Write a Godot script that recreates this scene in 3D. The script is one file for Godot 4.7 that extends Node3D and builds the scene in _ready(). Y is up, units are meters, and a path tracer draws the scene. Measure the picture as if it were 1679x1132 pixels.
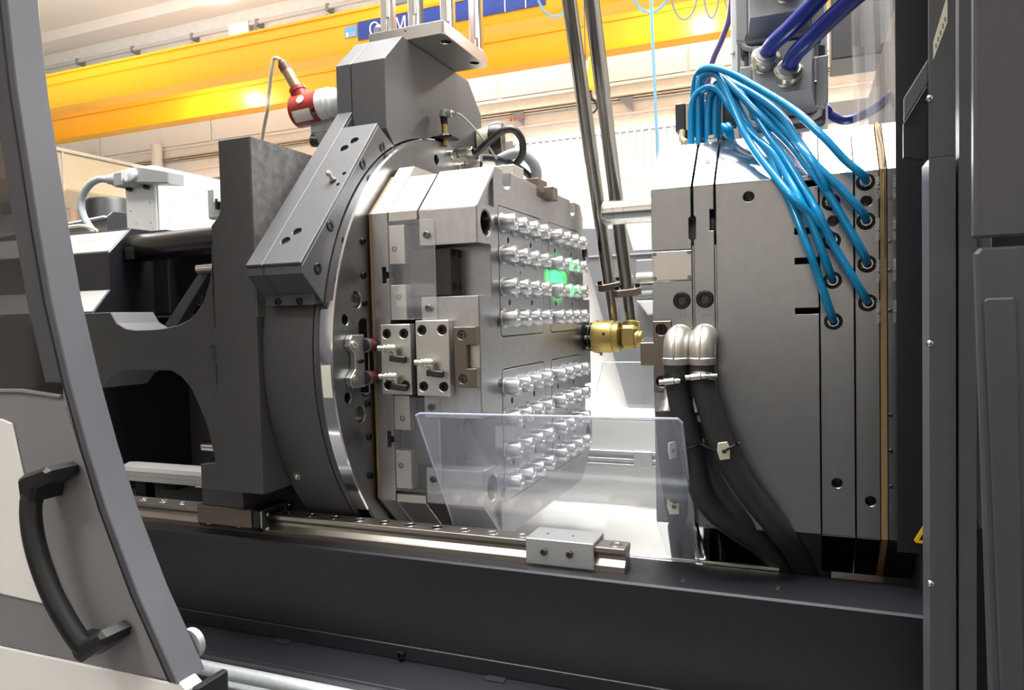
extends Node3D
# An injection moulding machine with its guard door slid open, in a bright hall.
# x runs along the machine, y is up, z points towards the operator; metres.

# ---------------------------------------------------------------- mesh builder
class MB:
	var V := PackedVector3Array()
	var N := PackedVector3Array()
	var xf := Transform3D.IDENTITY

	func tri(a: Vector3, b: Vector3, c: Vector3, na: Vector3, nb: Vector3, nc: Vector3) -> void:
		if (b - a).cross(c - a).dot(na + nb + nc) > 0.0:
			var t := b; b = c; c = t
			t = nb; nb = nc; nc = t
		for v in [a, b, c]:
			V.append(xf * v)
		for n in [na, nb, nc]:
			N.append((xf.basis * n).normalized())

	func quad(a: Vector3, b: Vector3, c: Vector3, d: Vector3, out: Vector3) -> void:
		var n := (b - a).cross(c - a)
		if n.length() < 1e-12:
			n = (c - a).cross(d - a)
		n = n.normalized()
		if n.dot(out) < 0.0:
			n = -n
		tri(a, b, c, n, n, n)
		tri(a, c, d, n, n, n)

	static func at(ax: String, p: Vector2, h: float) -> Vector3:
		match ax:
			"x": return Vector3(h, p.y, p.x)
			"y": return Vector3(p.x, h, p.y)
		return Vector3(p.x, p.y, h)

	static func area(p: PackedVector2Array) -> float:
		var s := 0.0
		for i in p.size():
			s += p[i].cross(p[(i + 1) % p.size()])
		return s * 0.5

	static func ccw(p: PackedVector2Array) -> PackedVector2Array:
		var q := p.duplicate()
		if area(q) < 0.0:
			q.reverse()
		return q

	static func inset(p: PackedVector2Array, c: float) -> PackedVector2Array:
		var o := PackedVector2Array()
		var n := p.size()
		for i in n:
			var e0 := (p[i] - p[(i + n - 1) % n]).normalized()
			var e1 := (p[(i + 1) % n] - p[i]).normalized()
			var n0 := Vector2(-e0.y, e0.x)
			var n1 := Vector2(-e1.y, e1.x)
			var m := n0 + n1
			if m.length() < 0.05:
				o.append(p[i] + n0 * c)
				continue
			m = m.normalized()
			o.append(p[i] + m * (c / maxf(0.4, m.dot(n0))))
		return o

	static func keyhole(outer: PackedVector2Array, holes: Array) -> PackedVector2Array:
		var poly := outer
		var left := holes.duplicate()
		left.sort_custom(func(a, b): return maxx(a) > maxx(b))
		for k in left.size():
			var h: PackedVector2Array = left[k]
			if area(h) > 0.0:
				h = h.duplicate(); h.reverse()
			var hi := 0
			for i in h.size():
				if h[i].x > h[hi].x:
					hi = i
			var best := -1
			var bd := 1e9
			for i in poly.size():
				var d := poly[i].distance_squared_to(h[hi])
				if d >= bd:
					continue
				var e0 := poly[i] - poly[(i + poly.size() - 1) % poly.size()]
				var e1 := poly[(i + 1) % poly.size()] - poly[i]
				var w := h[hi] - poly[i]
				var l0 := e0.cross(w) > 0.0
				var l1 := e1.cross(w) > 0.0
				var ok := (l0 and l1) if e0.cross(e1) >= 0.0 else (l0 or l1)
				if not ok:
					continue
				for q in [poly, h] + left.slice(k + 1):
					for j in q.size():
						var a: Vector2 = q[j]
						var b: Vector2 = q[(j + 1) % q.size()]
						if a.is_equal_approx(poly[i]) or b.is_equal_approx(poly[i]) or a.is_equal_approx(h[hi]) or b.is_equal_approx(h[hi]):
							continue
						if Geometry2D.segment_intersects_segment(poly[i], h[hi], a, b) != null:
							ok = false
							break
					if not ok:
						break
				if ok:
					bd = d
					best = i
			if best < 0:
				continue
			var r := PackedVector2Array()
			for i in best + 1:
				r.append(poly[i])
			for i in h.size() + 1:
				r.append(h[(hi + i) % h.size()])
			for i in range(best, poly.size()):
				r.append(poly[i])
			poly = r
		return poly

	static func maxx(a: PackedVector2Array) -> float:
		var m := -1e9
		for p in a:
			m = maxf(m, p.x)
		return m

	static func ears(p: PackedVector2Array) -> PackedInt32Array:
		var idx := []
		for i in p.size():
			idx.append(i)
		var out := PackedInt32Array()
		var guard := 0
		while idx.size() > 3 and guard < 4000:
			guard += 1
			var done := false
			for k in idx.size():
				var ia: int = idx[(k + idx.size() - 1) % idx.size()]
				var ib: int = idx[k]
				var ic: int = idx[(k + 1) % idx.size()]
				var a := p[ia]
				var b := p[ib]
				var c := p[ic]
				if (b - a).cross(c - b) <= 1e-9:
					if (b - a).length() < 1e-6 or (c - b).length() < 1e-6 or absf((b - a).cross(c - b)) < 1e-9 and (b - a).dot(c - b) >= 0.0:
						idx.remove_at(k); done = true
						break
					continue
				var ok := true
				for j in idx:
					var q := p[j]
					if j == ia or j == ib or j == ic or q.is_equal_approx(a) or q.is_equal_approx(b) or q.is_equal_approx(c):
						continue
					if (b - a).cross(q - a) >= 0.0 and (c - b).cross(q - b) >= 0.0 and (a - c).cross(q - c) >= 0.0:
						ok = false
						break
				if ok:
					out.append_array([ia, ib, ic])
					idx.remove_at(k)
					done = true
					break
			if not done:
				break
		if idx.size() == 3:
			out.append_array([idx[0], idx[1], idx[2]])
		return out

	static func scaled(p: PackedVector2Array, k: float) -> PackedVector2Array:
		var o := PackedVector2Array()
		for q in p:
			o.append(q * k)
		return o

	func cap(ax: String, outer: PackedVector2Array, rims: Array, h: float, s: float) -> void:
		# cut into triangles in millimetres, where the engine's tolerances are small enough
		var poly := scaled(outer, 1000.0)
		var want := absf(area(poly))
		var holes := []
		for q in rims:
			holes.append(scaled(q, 1000.0))
			want -= absf(area(holes[-1]))
		if holes.size():
			poly = keyhole(poly, holes)
		var t := Geometry2D.triangulate_polygon(poly)
		var got := 0.0
		for i in range(0, t.size(), 3):
			got += absf((poly[t[i + 1]] - poly[t[i]]).cross(poly[t[i + 2]] - poly[t[i]])) * 0.5
		if t.is_empty() or absf(got - want) > 0.002 * want:
			t = ears(poly)
			got = 0.0
			for i in range(0, t.size(), 3):
				got += absf((poly[t[i + 1]] - poly[t[i]]).cross(poly[t[i + 2]] - poly[t[i]])) * 0.5
			if absf(got - want) > 0.03 * want:
				pass
		var n := at(ax, Vector2.ZERO, 1.0) * s
		for i in range(0, t.size(), 3):
			tri(at(ax, poly[t[i]] * 0.001, h), at(ax, poly[t[i + 1]] * 0.001, h), at(ax, poly[t[i + 2]] * 0.001, h), n, n, n)

	func wall(ax: String, p: PackedVector2Array, h0: float, q: PackedVector2Array, h1: float, s := 1.0, lift := 0.0) -> void:
		# a strip between two outlines; s = -1 faces inwards
		var n := p.size()
		var e: Array[Vector2] = []
		for i in n:
			var d := (p[(i + 1) % n] - p[i]).normalized()
			e.append(Vector2(d.y, -d.x) * s)
		for i in n:
			var j := (i + 1) % n
			var n0 := e[i]
			var n1 := e[i]
			var pr := e[(i + n - 1) % n]
			if pr.dot(e[i]) > 0.88:
				n0 = (pr + e[i]).normalized()
			if e[j].dot(e[i]) > 0.88:
				n1 = (e[j] + e[i]).normalized()
			var up := at(ax, Vector2.ZERO, 1.0) * lift
			var a := (at(ax, n0, 0.0) + up).normalized()
			var b := (at(ax, n1, 0.0) + up).normalized()
			tri(at(ax, p[i], h0), at(ax, p[j], h0), at(ax, q[j], h1), a, b, b)
			tri(at(ax, p[i], h0), at(ax, q[j], h1), at(ax, q[i], h1), a, b, a)

	# extruded outline with chamfered rims; holes: {p|c,r, d, hc, t}; they open on the hi side (front = 1) or the lo side (front = -1)
	func prism(ax: String, outline: PackedVector2Array, lo: float, hi: float, ch := 0.0008, holes := [], front := 1) -> MB:
		var P := ccw(outline)
		var Q := inset(P, ch)
		wall(ax, P, lo + ch, P, hi - ch)
		wall(ax, P, hi - ch, Q, hi, 1.0, 1.0)
		wall(ax, P, lo + ch, Q, lo, 1.0, -1.0)
		var tops := []
		var bots := []
		for h in holes:
			var c: float = h.get("hc", 0.0008)
			var rim: PackedVector2Array = ccw(h.p) if h.has("p") else circle(h.c, h.r, h.get("n", 20))
			var big := inset(rim, -c)
			var top := hi if front > 0 else lo
			var f := float(front)
			var d: float = h.get("d", hi - lo)
			tops.append(big)
			wall(ax, rim, top - f * c, big, top, -1.0, f)
			if h.get("t", false):
				bots.append(rim)
				wall(ax, rim, (lo if front > 0 else hi), rim, top - f * c, -1.0)
			else:
				wall(ax, rim, top - f * d, rim, top - f * c, -1.0)
				cap(ax, rim, [], top - f * d, f)
		cap(ax, Q, tops if front > 0 else bots, hi, 1.0)
		cap(ax, Q, bots if front > 0 else tops, lo, -1.0)
		return self

	static func circle(c: Vector2, r: float, n := 20) -> PackedVector2Array:
		var o := PackedVector2Array()
		for i in n:
			o.append(c + Vector2.from_angle(TAU * i / n) * r)
		return o

	static func rect(x0: float, y0: float, x1: float, y1: float, c := 0.0, k := 1) -> PackedVector2Array:
		if c <= 0.0:
			return PackedVector2Array([Vector2(x0, y0), Vector2(x1, y0), Vector2(x1, y1), Vector2(x0, y1)])
		var o := PackedVector2Array()
		for q in [[x1 - c, y0 + c, -PI / 2], [x1 - c, y1 - c, 0.0], [x0 + c, y1 - c, PI / 2], [x0 + c, y0 + c, PI]]:
			for i in k + 1:
				o.append(Vector2(q[0], q[1]) + Vector2.from_angle(q[2] + PI / 2 * i / k) * c)
		return o

	func box(x0: float, y0: float, z0: float, x1: float, y1: float, z1: float, ch := 0.001) -> MB:
		ch = minf(ch, 0.24 * minf(minf(x1 - x0, y1 - y0), z1 - z0))
		return prism("z", rect(x0, y0, x1, y1, ch), z0, z1, ch)

	# profile of (height, radius) along dir from o
	func lathe(o: Vector3, dir: Vector3, prof: Array, n := 24, crease := 0.8) -> MB:
		var d := dir.normalized()
		var u := d.cross(Vector3.UP if absf(d.y) < 0.9 else Vector3.RIGHT).normalized()
		var w := d.cross(u)
		var m := prof.size()
		var en := []
		for i in m - 1:
			var e: Vector2 = (prof[i + 1] - prof[i]).normalized()
			en.append(Vector2(-e.y, e.x))
		for i in m - 1:
			var a: Vector2 = prof[i]
			var b: Vector2 = prof[i + 1]
			if a.distance_to(b) < 1e-7:
				continue
			var na: Vector2 = en[i]
			var nb: Vector2 = en[i]
			if i > 0 and en[i - 1].dot(en[i]) > crease:
				na = (en[i - 1] + en[i]).normalized()
			if i < m - 2 and en[i + 1].dot(en[i]) > crease:
				nb = (en[i + 1] + en[i]).normalized()
			for k in n:
				var r0 := u * cos(TAU * k / n) + w * sin(TAU * k / n)
				var r1 := u * cos(TAU * (k + 1) / n) + w * sin(TAU * (k + 1) / n)
				var p0 := o + d * a.x + r0 * a.y
				var p1 := o + d * a.x + r1 * a.y
				var p2 := o + d * b.x + r1 * b.y
				var p3 := o + d * b.x + r0 * b.y
				var m0 := d * na.x + r0 * na.y
				var m1 := d * na.x + r1 * na.y
				var m2 := d * nb.x + r1 * nb.y
				var m3 := d * nb.x + r0 * nb.y
				if a.y > 1e-7:
					tri(p0, p1, p2, m0, m1, m2)
				if b.y > 1e-7:
					tri(p0, p2, p3, m0, m2, m3)
		return self

	static func smooth(pts: Array, k: int) -> Array:
		var o := []
		var n := pts.size()
		for i in n - 1:
			var a: Vector3 = pts[maxi(i - 1, 0)]
			var b: Vector3 = pts[i]
			var c: Vector3 = pts[i + 1]
			var d: Vector3 = pts[mini(i + 2, n - 1)]
			for j in k:
				o.append(b.cubic_interpolate(c, a, d, float(j) / k))
		o.append(pts[n - 1])
		return o

	func tube(pts: Array, r: float, n := 10, k := 6, r_end := -1.0) -> MB:
		var p := smooth(pts, k) if k > 1 else pts
		var m := p.size()
		var t0: Vector3 = (p[1] - p[0]).normalized()
		var u := t0.cross(Vector3.UP if absf(t0.y) < 0.9 else Vector3.RIGHT).normalized()
		var rings := []
		for i in m:
			var t: Vector3 = (p[mini(i + 1, m - 1)] - p[maxi(i - 1, 0)]).normalized()
			u = (u - t * u.dot(t)).normalized()
			var w := t.cross(u)
			var ring := []
			for j in n:
				ring.append(u * cos(TAU * j / n) + w * sin(TAU * j / n))
			rings.append(ring)
		for i in m - 1:
			var ra := lerpf(r, r_end, float(i) / (m - 1)) if r_end > 0.0 else r
			var rb := lerpf(r, r_end, float(i + 1) / (m - 1)) if r_end > 0.0 else r
			for j in n:
				var l := (j + 1) % n
				var a: Vector3 = rings[i][j]
				var b: Vector3 = rings[i][l]
				var c: Vector3 = rings[i + 1][l]
				var d: Vector3 = rings[i + 1][j]
				tri(p[i] + a * ra, p[i] + b * ra, p[i + 1] + c * rb, a, b, c)
				tri(p[i] + a * ra, p[i + 1] + c * rb, p[i + 1] + d * rb, a, c, d)
		for e in [0, m - 1]:
			var re := r if e == 0 or r_end < 0.0 else r_end
			var nn: Vector3 = (p[0] - p[1]).normalized() if e == 0 else (p[m - 1] - p[m - 2]).normalized()
			for j in range(1, n - 1):
				tri(p[e] + rings[e][0] * re, p[e] + rings[e][j] * re, p[e] + rings[e][j + 1] * re, nn, nn, nn)
		return self

	# socket head cap screw along +z of xf, head from 0 to h, with a hexagonal recess
	func socket(r: float, h: float) -> MB:
		lathe(Vector3.ZERO, Vector3.BACK, [Vector2(0, r), Vector2(h - r * 0.12, r), Vector2(h, r * 0.88), Vector2(h, r * 0.7)], 24, 0.95)
		var n := 24
		var hr := func(k): return r * 0.5 / cos(fposmod(TAU * k / n, PI / 3) - PI / 6)
		for k in n:
			var d0 := Vector3(cos(TAU * k / n), sin(TAU * k / n), 0)
			var d1 := Vector3(cos(TAU * (k + 1) / n), sin(TAU * (k + 1) / n), 0)
			var a: Vector3 = d0 * hr.call(k)
			var b: Vector3 = d1 * hr.call(k + 1)
			var up := Vector3(0, 0, h)
			var dn := Vector3(0, 0, h - r * 0.55)
			quad(d0 * r * 0.7 + up, d1 * r * 0.7 + up, b + up, a + up, Vector3.BACK)
			quad(a + up, b + up, b + dn, a + dn, -(d0 + d1))
			tri(dn, a + dn, b + dn, Vector3.BACK, Vector3.BACK, Vector3.BACK)
		return self

	func mesh(origin := Vector3.ZERO) -> ArrayMesh:
		var a := []
		a.resize(Mesh.ARRAY_MAX)
		var w := V.duplicate()
		if origin != Vector3.ZERO:
			for i in w.size():
				w[i] -= origin
		a[Mesh.ARRAY_VERTEX] = w
		a[Mesh.ARRAY_NORMAL] = N
		var m := ArrayMesh.new()
		m.add_surface_from_arrays(Mesh.PRIMITIVE_TRIANGLES, a)
		return m

	func bounds() -> AABB:
		var b := AABB(V[0], Vector3.ZERO)
		for v in V:
			b = b.expand(v)
		return b

# ---------------------------------------------------------------- scene helpers
var M := {}
var used := {}
var cache := {}

func mb() -> MB:
	return MB.new()

func v2(a: Array) -> PackedVector2Array:
	var o := PackedVector2Array()
	for i in range(0, a.size(), 2):
		o.append(Vector2(a[i], a[i + 1]))
	return o

func v3(a: Array) -> Array:
	var o := []
	for i in range(0, a.size(), 3):
		o.append(Vector3(a[i], a[i + 1], a[i + 2]))
	return o

func numbered(parent: Node, called: String) -> String:
	var key := "%d/%s" % [parent.get_instance_id(), called]
	var n: int = used.get(key, 0)
	used[key] = n + 1
	return called if n == 0 else "%s_%03d" % [called, n]

func world(n: Node3D) -> Vector3:
	var o := Vector3.ZERO
	while n != self:
		o += n.position
		n = n.get_parent()
	return o

func thing(called: String, label: String, category: String, base: Vector3, group := "") -> Node3D:
	var o := Node3D.new()
	o.name = numbered(self, called)
	add_child(o, true)
	o.position = base
	tag(o, label, category, group)
	return o

func tag(o: Node3D, label: String, category: String, group := "") -> Node3D:
	o.set_meta("label", label)
	o.set_meta("category", category)
	if group:
		o.set_meta("group", group)
	return o

func put(parent: Node3D, called: String, m: MB, mat: Material, label := "") -> MeshInstance3D:
	var o := MeshInstance3D.new()
	o.name = numbered(parent, called)
	o.mesh = m.mesh(world(parent))
	o.material_override = mat
	parent.add_child(o, true)
	if label:
		o.set_meta("label", label)
	return o

# a shared mesh, placed
func set_at(parent: Node3D, called: String, m: Mesh, mat: Material, t: Transform3D, label := "") -> MeshInstance3D:
	var o := MeshInstance3D.new()
	o.name = numbered(parent, called)
	o.mesh = m
	o.material_override = mat
	o.transform = Transform3D(t.basis, t.origin - world(parent))
	parent.add_child(o, true)
	if label:
		o.set_meta("label", label)
	return o

# a top-level thing of one mesh, its origin at its foot
func solo(called: String, m: MB, mat: Material, label: String, category: String, group := "") -> MeshInstance3D:
	var b := m.bounds()
	var base := Vector3(b.get_center().x, b.position.y, b.get_center().z)
	var o := MeshInstance3D.new()
	o.name = numbered(self, called)
	o.mesh = m.mesh(base)
	o.material_override = mat
	o.position = base
	add_child(o, true)
	tag(o, label, category, group)
	return o

func struct(called: String, m: MB, mat: Material, label: String, category: String) -> MeshInstance3D:
	var o := solo(called, m, mat, label, category)
	o.set_meta("kind", "structure")
	return o

func facing(dir: Vector3, at: Vector3, spin := 0.0) -> Transform3D:
	var z := dir.normalized()
	var x := (Vector3.UP if absf(z.y) < 0.9 else Vector3.RIGHT).cross(z).normalized()
	var b := Basis(x, z.cross(x), z)
	return Transform3D(b * Basis(Vector3.BACK, spin), at)

func screw(parent: Node3D, at: Vector3, dir: Vector3, r: float, h: float, mat: Material, called := "bolt", spin := 0.2) -> MeshInstance3D:
	var key := "s%.4f_%.4f" % [r, h]
	if not cache.has(key):
		cache[key] = mb().socket(r, h).mesh()
	return set_at(parent, called, cache[key], mat, facing(dir, at, spin))

func lettering(parent: Node3D, called: String, words: String, size: float, depth: float, t: Transform3D, mat: Material, family := "Droid Sans") -> MeshInstance3D:
	var f := SystemFont.new()
	f.font_names = PackedStringArray([family])
	var tm := TextMesh.new()
	tm.text = words
	tm.font = f
	tm.font_size = 64
	tm.pixel_size = size / 64.0
	tm.depth = depth
	return set_at(parent, called, tm, mat, t)

func noise(sd: int, freq: float, lo: float, hi: float, oct := 3, normal := false, cells := false) -> NoiseTexture2D:
	var n := FastNoiseLite.new()
	n.seed = sd
	n.noise_type = FastNoiseLite.TYPE_CELLULAR if cells else FastNoiseLite.TYPE_SIMPLEX_SMOOTH
	n.frequency = freq
	n.fractal_octaves = oct
	var t := NoiseTexture2D.new()
	t.width = 512
	t.height = 512
	t.seamless = true
	t.noise = n
	if normal:
		t.as_normal_map = true
		t.bump_strength = lo
	else:
		var g := Gradient.new()
		g.set_color(0, Color(lo, lo, lo))
		g.set_color(1, Color(hi, hi, hi))
		t.color_ramp = g
	return t

func mat(called: String, r: float, g: float, b: float, rough: float, metal := 0.0, spec := 0.5) -> StandardMaterial3D:
	var m := StandardMaterial3D.new()
	m.resource_name = called
	m.albedo_color = Color(r, g, b)
	m.roughness = rough
	m.metallic = metal
	m.metallic_specular = spec
	M[called] = m
	return m

func grain(called: String, tex: Texture2D, rough: Texture2D, scale: Vector3, in_world := false) -> void:
	var m: StandardMaterial3D = M[called]
	if tex:
		m.albedo_texture = tex
	if rough:
		m.roughness_texture = rough
	m.uv1_triplanar = true
	m.uv1_world_triplanar = in_world
	m.uv1_scale = scale

func clear(called: String, r: float, g: float, b: float, alpha: float, rough := 0.03) -> StandardMaterial3D:
	var m := mat(called, r, g, b, rough)
	m.albedo_color.a = alpha
	m.transparency = BaseMaterial3D.TRANSPARENCY_ALPHA
	return m

func materials() -> void:
	var cloud := noise(3, 0.02, 0.93, 1.0, 5)
	var streak := noise(5, 0.03, 0.93, 1.0, 3)
	var rough_streak := noise(8, 0.03, 0.95, 1.0, 3)
	var rough_cloud := noise(11, 0.02, 0.965, 1.0, 5)
	var smudge := noise(17, 0.012, 0.9, 1.0, 6)
	var faint := noise(19, 0.01, 0.965, 1.0, 4)
	# metals
	mat("steel", 0.80, 0.785, 0.76, 0.42, 0.9); grain("steel", streak, rough_cloud, Vector3(3, 60, 8))
	mat("ground_steel", 0.74, 0.735, 0.735, 0.4, 0.95); grain("ground_steel", cloud, rough_streak, Vector3(6, 3, 40))
	mat("mould_face", 0.62, 0.62, 0.63, 0.36, 1.0); grain("mould_face", cloud, rough_cloud, Vector3(5, 5, 5))
	mat("panel_steel", 0.60, 0.61, 0.63, 0.36, 0.85); grain("panel_steel", streak, rough_streak, Vector3(4, 4, 60))
	mat("fixed_steel", 0.60, 0.60, 0.60, 0.3, 0.97); grain("fixed_steel", faint, rough_cloud, Vector3(7, 5, 7))
	mat("dull_steel", 0.29, 0.28, 0.27, 0.42, 0.8); grain("dull_steel", cloud, rough_cloud, Vector3(8, 8, 8))
	mat("dark_steel", 0.13, 0.125, 0.12, 0.42, 0.5)
	mat("burnt_steel", 0.46, 0.42, 0.38, 0.4, 0.85)
	mat("polished", 0.86, 0.86, 0.87, 0.1, 1.0); grain("polished", null, rough_cloud, Vector3(6, 6, 6))
	mat("disc_steel", 0.56, 0.56, 0.565, 0.34, 1.0); grain("disc_steel", cloud, rough_cloud, Vector3(5, 5, 5))
	mat("chrome", 0.82, 0.81, 0.79, 0.13, 1.0)
	mat("core_steel", 0.76, 0.76, 0.77, 0.3, 0.97)
	mat("rail_steel", 0.66, 0.63, 0.59, 0.34, 0.95); grain("rail_steel", null, rough_streak, Vector3(2, 8, 8))
	mat("aluminium", 0.80, 0.80, 0.79, 0.5, 0.75); grain("aluminium", streak, null, Vector3(4, 30, 30))
	mat("plate_aluminium", 0.72, 0.705, 0.685, 0.32, 1.0); grain("plate_aluminium", streak, null, Vector3(4, 30, 30))
	mat("anodised", 0.74, 0.75, 0.75, 0.4, 0.75); grain("anodised", null, rough_cloud, Vector3(9, 9, 9))
	mat("cast_fitting", 0.73, 0.71, 0.68, 0.42, 0.85)
	mat("zinc", 0.78, 0.78, 0.74, 0.25, 0.95)
	mat("galvanised", 0.74, 0.76, 0.76, 0.4, 0.45); grain("galvanised", smudge, null, Vector3(10, 10, 10))
	mat("brass", 0.64, 0.56, 0.33, 0.38, 0.9)
	mat("rod_steel", 0.60, 0.58, 0.55, 0.24, 1.0); grain("rod_steel", smudge, rough_cloud, Vector3(20, 3, 20))
	mat("bolt_black", 0.13, 0.125, 0.12, 0.38, 0.6)
	mat("bolt_steel", 0.40, 0.38, 0.36, 0.3, 0.9)
	# paints and plastics
	mat("oiled_steel", 0.26, 0.25, 0.25, 0.24, 0.85)
	mat("anthracite", 0.28, 0.275, 0.28, 0.48)
	grain("anthracite", noise(23, 0.03, 0.94, 1.0, 3), rough_cloud, Vector3(6, 6, 6))
	mat("worn_anthracite", 0.52, 0.51, 0.50, 0.38, 0.35); grain("worn_anthracite", noise(41, 0.012, 0.72, 1.0, 6), rough_cloud, Vector3(6, 6, 6))
	mat("bed_paint", 0.115, 0.115, 0.135, 0.4); grain("bed_paint", noise(29, 0.04, 0.9, 1.0, 3), rough_cloud, Vector3(4, 4, 4))
	mat("black_paint", 0.045, 0.045, 0.05, 0.45)
	mat("guard_grey", 0.26, 0.26, 0.28, 0.35)
	mat("post_grey", 0.32, 0.32, 0.335, 0.33)
	mat("floor_pale", 0.80, 0.80, 0.79, 0.5)
	mat("conduit_grey", 0.74, 0.75, 0.76, 0.5)
	mat("door_grey", 0.50, 0.49, 0.50, 0.42)
	mat("door_edge", 0.30, 0.30, 0.32, 0.4)
	mat("door_white", 0.93, 0.915, 0.90, 0.3)
	mat("handle_black", 0.06, 0.06, 0.065, 0.38)
	mat("seal_black", 0.05, 0.05, 0.05, 0.7)
	mat("rubber", 0.16, 0.16, 0.17, 0.62); grain("rubber", noise(31, 0.05, 0.8, 1.0, 3), null, Vector3(12, 12, 12))
	mat("hydraulic_rubber", 0.075, 0.075, 0.075, 0.45)
	mat("insulation", 0.56, 0.46, 0.30, 0.6); grain("insulation", smudge, null, Vector3(8, 20, 8))
	mat("white_cabinet", 0.86, 0.87, 0.87, 0.45)
	mat("panel_white", 0.85, 0.845, 0.83, 0.45)
	mat("chute_white", 0.86, 0.85, 0.83, 0.4)
	mat("sheet_grey", 0.45, 0.45, 0.46, 0.4)
	mat("connector_grey", 0.50, 0.50, 0.51, 0.5)
	mat("connector_light", 0.55, 0.55, 0.55, 0.5)
	mat("connector_base", 0.18, 0.2, 0.23, 0.5)
	mat("cable_blue", 0.07, 0.13, 0.46, 0.32)
	mat("cable_purple", 0.20, 0.13, 0.36, 0.4)
	mat("cable_grey", 0.58, 0.61, 0.63, 0.5)
	mat("cable_cream", 0.82, 0.78, 0.66, 0.5)
	mat("cable_ice", 0.50, 0.70, 0.82, 0.3)
	mat("air_tube", 0.0, 0.47, 0.67, 0.16)
	mat("sensor_red", 0.58, 0.16, 0.11, 0.4)
	mat("sensor_brown", 0.33, 0.20, 0.15, 0.5)
	mat("sensor_gold", 0.66, 0.56, 0.45, 0.28, 0.9)
	mat("valve_beige", 0.60, 0.58, 0.48, 0.5)
	mat("valve_black", 0.11, 0.11, 0.12, 0.5)
	mat("hose_red", 0.42, 0.13, 0.11, 0.45)
	mat("tie_ivory", 0.80, 0.79, 0.71, 0.5)
	mat("label_white", 0.86, 0.85, 0.80, 0.5)
	mat("print_black", 0.05, 0.05, 0.05, 0.6)
	mat("print_grey", 0.45, 0.45, 0.44, 0.6)
	mat("warning_yellow", 0.93, 0.75, 0.10, 0.45)
	mat("crane_yellow", 0.97, 0.69, 0.10, 0.3)
	mat("crane_blue", 0.16, 0.26, 0.58, 0.4)
	mat("sticker_blue", 0.42, 0.63, 0.85, 0.4)
	mat("hoist_yellow", 0.95, 0.70, 0.08, 0.4)
	# the hall
	mat("wall_cream", 0.90, 0.895, 0.88, 0.7); grain("wall_cream", noise(37, 0.02, 0.95, 1.0, 3), null, Vector3(0.5, 0.5, 0.5), true)
	mat("wall_white", 0.88, 0.86, 0.84, 0.7)
	mat("ceiling_white", 0.86, 0.84, 0.81, 0.8)
	mat("duct_beige", 0.74, 0.67, 0.56, 0.7)
	mat("beam_grey", 0.47, 0.48, 0.50, 0.6)
	mat("track_tan", 0.72, 0.68, 0.62, 0.6)
	mat("cladding", 0.72, 0.71, 0.69, 0.5)
	mat("mint", 0.75, 0.86, 0.80, 0.6)
	mat("floor_grey", 0.36, 0.36, 0.36, 0.45)
	mat("pipe_pink", 0.78, 0.66, 0.58, 0.5)
	mat("box_red", 0.75, 0.33, 0.24, 0.5)
	# see-through
	clear("acrylic", 0.80, 0.83, 0.90, 0.14, 0.05)
	clear("acrylic_edge", 0.74, 0.76, 0.85, 0.45, 0.15)
	clear("acrylic_rim", 0.75, 0.77, 0.82, 0.22, 0.2)
	clear("acrylic_thin", 0.9, 0.92, 0.95, 0.05, 0.04)
	clear("film", 0.92, 0.9, 0.88, 0.3, 0.12)
	clear("smoked", 0.07, 0.065, 0.075, 0.68, 0.06)
	var p := clear("core_ring", 0.9, 0.92, 0.93, 0.2, 0.08)
	p.metallic_specular = 0.8
	var e := mat("lamp_glow", 1.0, 0.96, 0.88, 0.5)
	e.emission_enabled = true
	e.emission = Color(1.0, 0.95, 0.86)
	e.emission_energy_multiplier = 6.0
	e = mat("led_green", 0.1, 0.9, 0.4, 0.3)
	e.emission_enabled = true
	e.emission = Color(0.05, 1.0, 0.35)
	e.emission_energy_multiplier = 4.0

# ---------------------------------------------------------------- start
func _ready() -> void:
	var cam := Camera3D.new()
	cam.name = "camera"
	cam.position = Vector3(0.5, 1.55, 1.2)
	cam.rotation_degrees = Vector3(-2.232, 21.978, -1.415)
	cam.fov = 50.6
	cam.near = 0.02
	cam.far = 80.0
	add_child(cam)
	cam.make_current()
	var env := Environment.new()
	env.background_mode = Environment.BG_COLOR
	env.background_color = Color(0.02, 0.02, 0.02)
	env.tonemap_mode = Environment.TONE_MAPPER_LINEAR
	env.tonemap_exposure = EXPOSURE
	env.sdfgi_enabled = true
	env.ssao_enabled = true
	env.ssil_enabled = true
	var we := WorldEnvironment.new()
	we.name = "environment"
	we.environment = env
	add_child(we)
	materials()
	# hall lamps, most added out of view to brighten walls and door: x, y, z, length, width, energy
	var spot := 0
	for l in [[0.0, 4.7, -0.15, 2.6, 1.5, 40.0], [-3.0, 4.9, -4.8, 2.4, 0.7, 31.0], [2.5, 4.9, -4.8, 2.4, 0.7, 31.0], [-9.5, 4.9, -4.5, 2.4, 0.7, 36.0], [-2.5, 6.6, 4.2, 2.4, 0.7, 16.0], [3.5, 6.6, 3.5, 2.4, 0.7, 4.0], [-4.0, 7.0, -8.95, 2.4, 0.5, 9.0], [0.0, 7.0, -8.95, 2.4, 0.5, 9.0], [4.0, 7.0, -8.95, 2.4, 0.5, 9.0]]:
		high_bay(Vector3(l[0], l[1], l[2]), l[3], l[4], l[5], spot)
		spot += 1
	hall()
	crane()
	machine_bed()
	moving_platen()
	core_plate_carrier()
	moving_mould()
	fixed_mould()
	elbows_and_hoses()
	air_tubes()
	electrical_column()
	rods_and_union()
	splash_guard()
	guide_rail()
	sensor_actuator()
	top_bracket()
	carrier_hoses()
	toggle_side()
	rear_chute()
	guard_door()
	guard_post()
	hall_props()
	added_backdrop()

const EXPOSURE := 1.08

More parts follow.
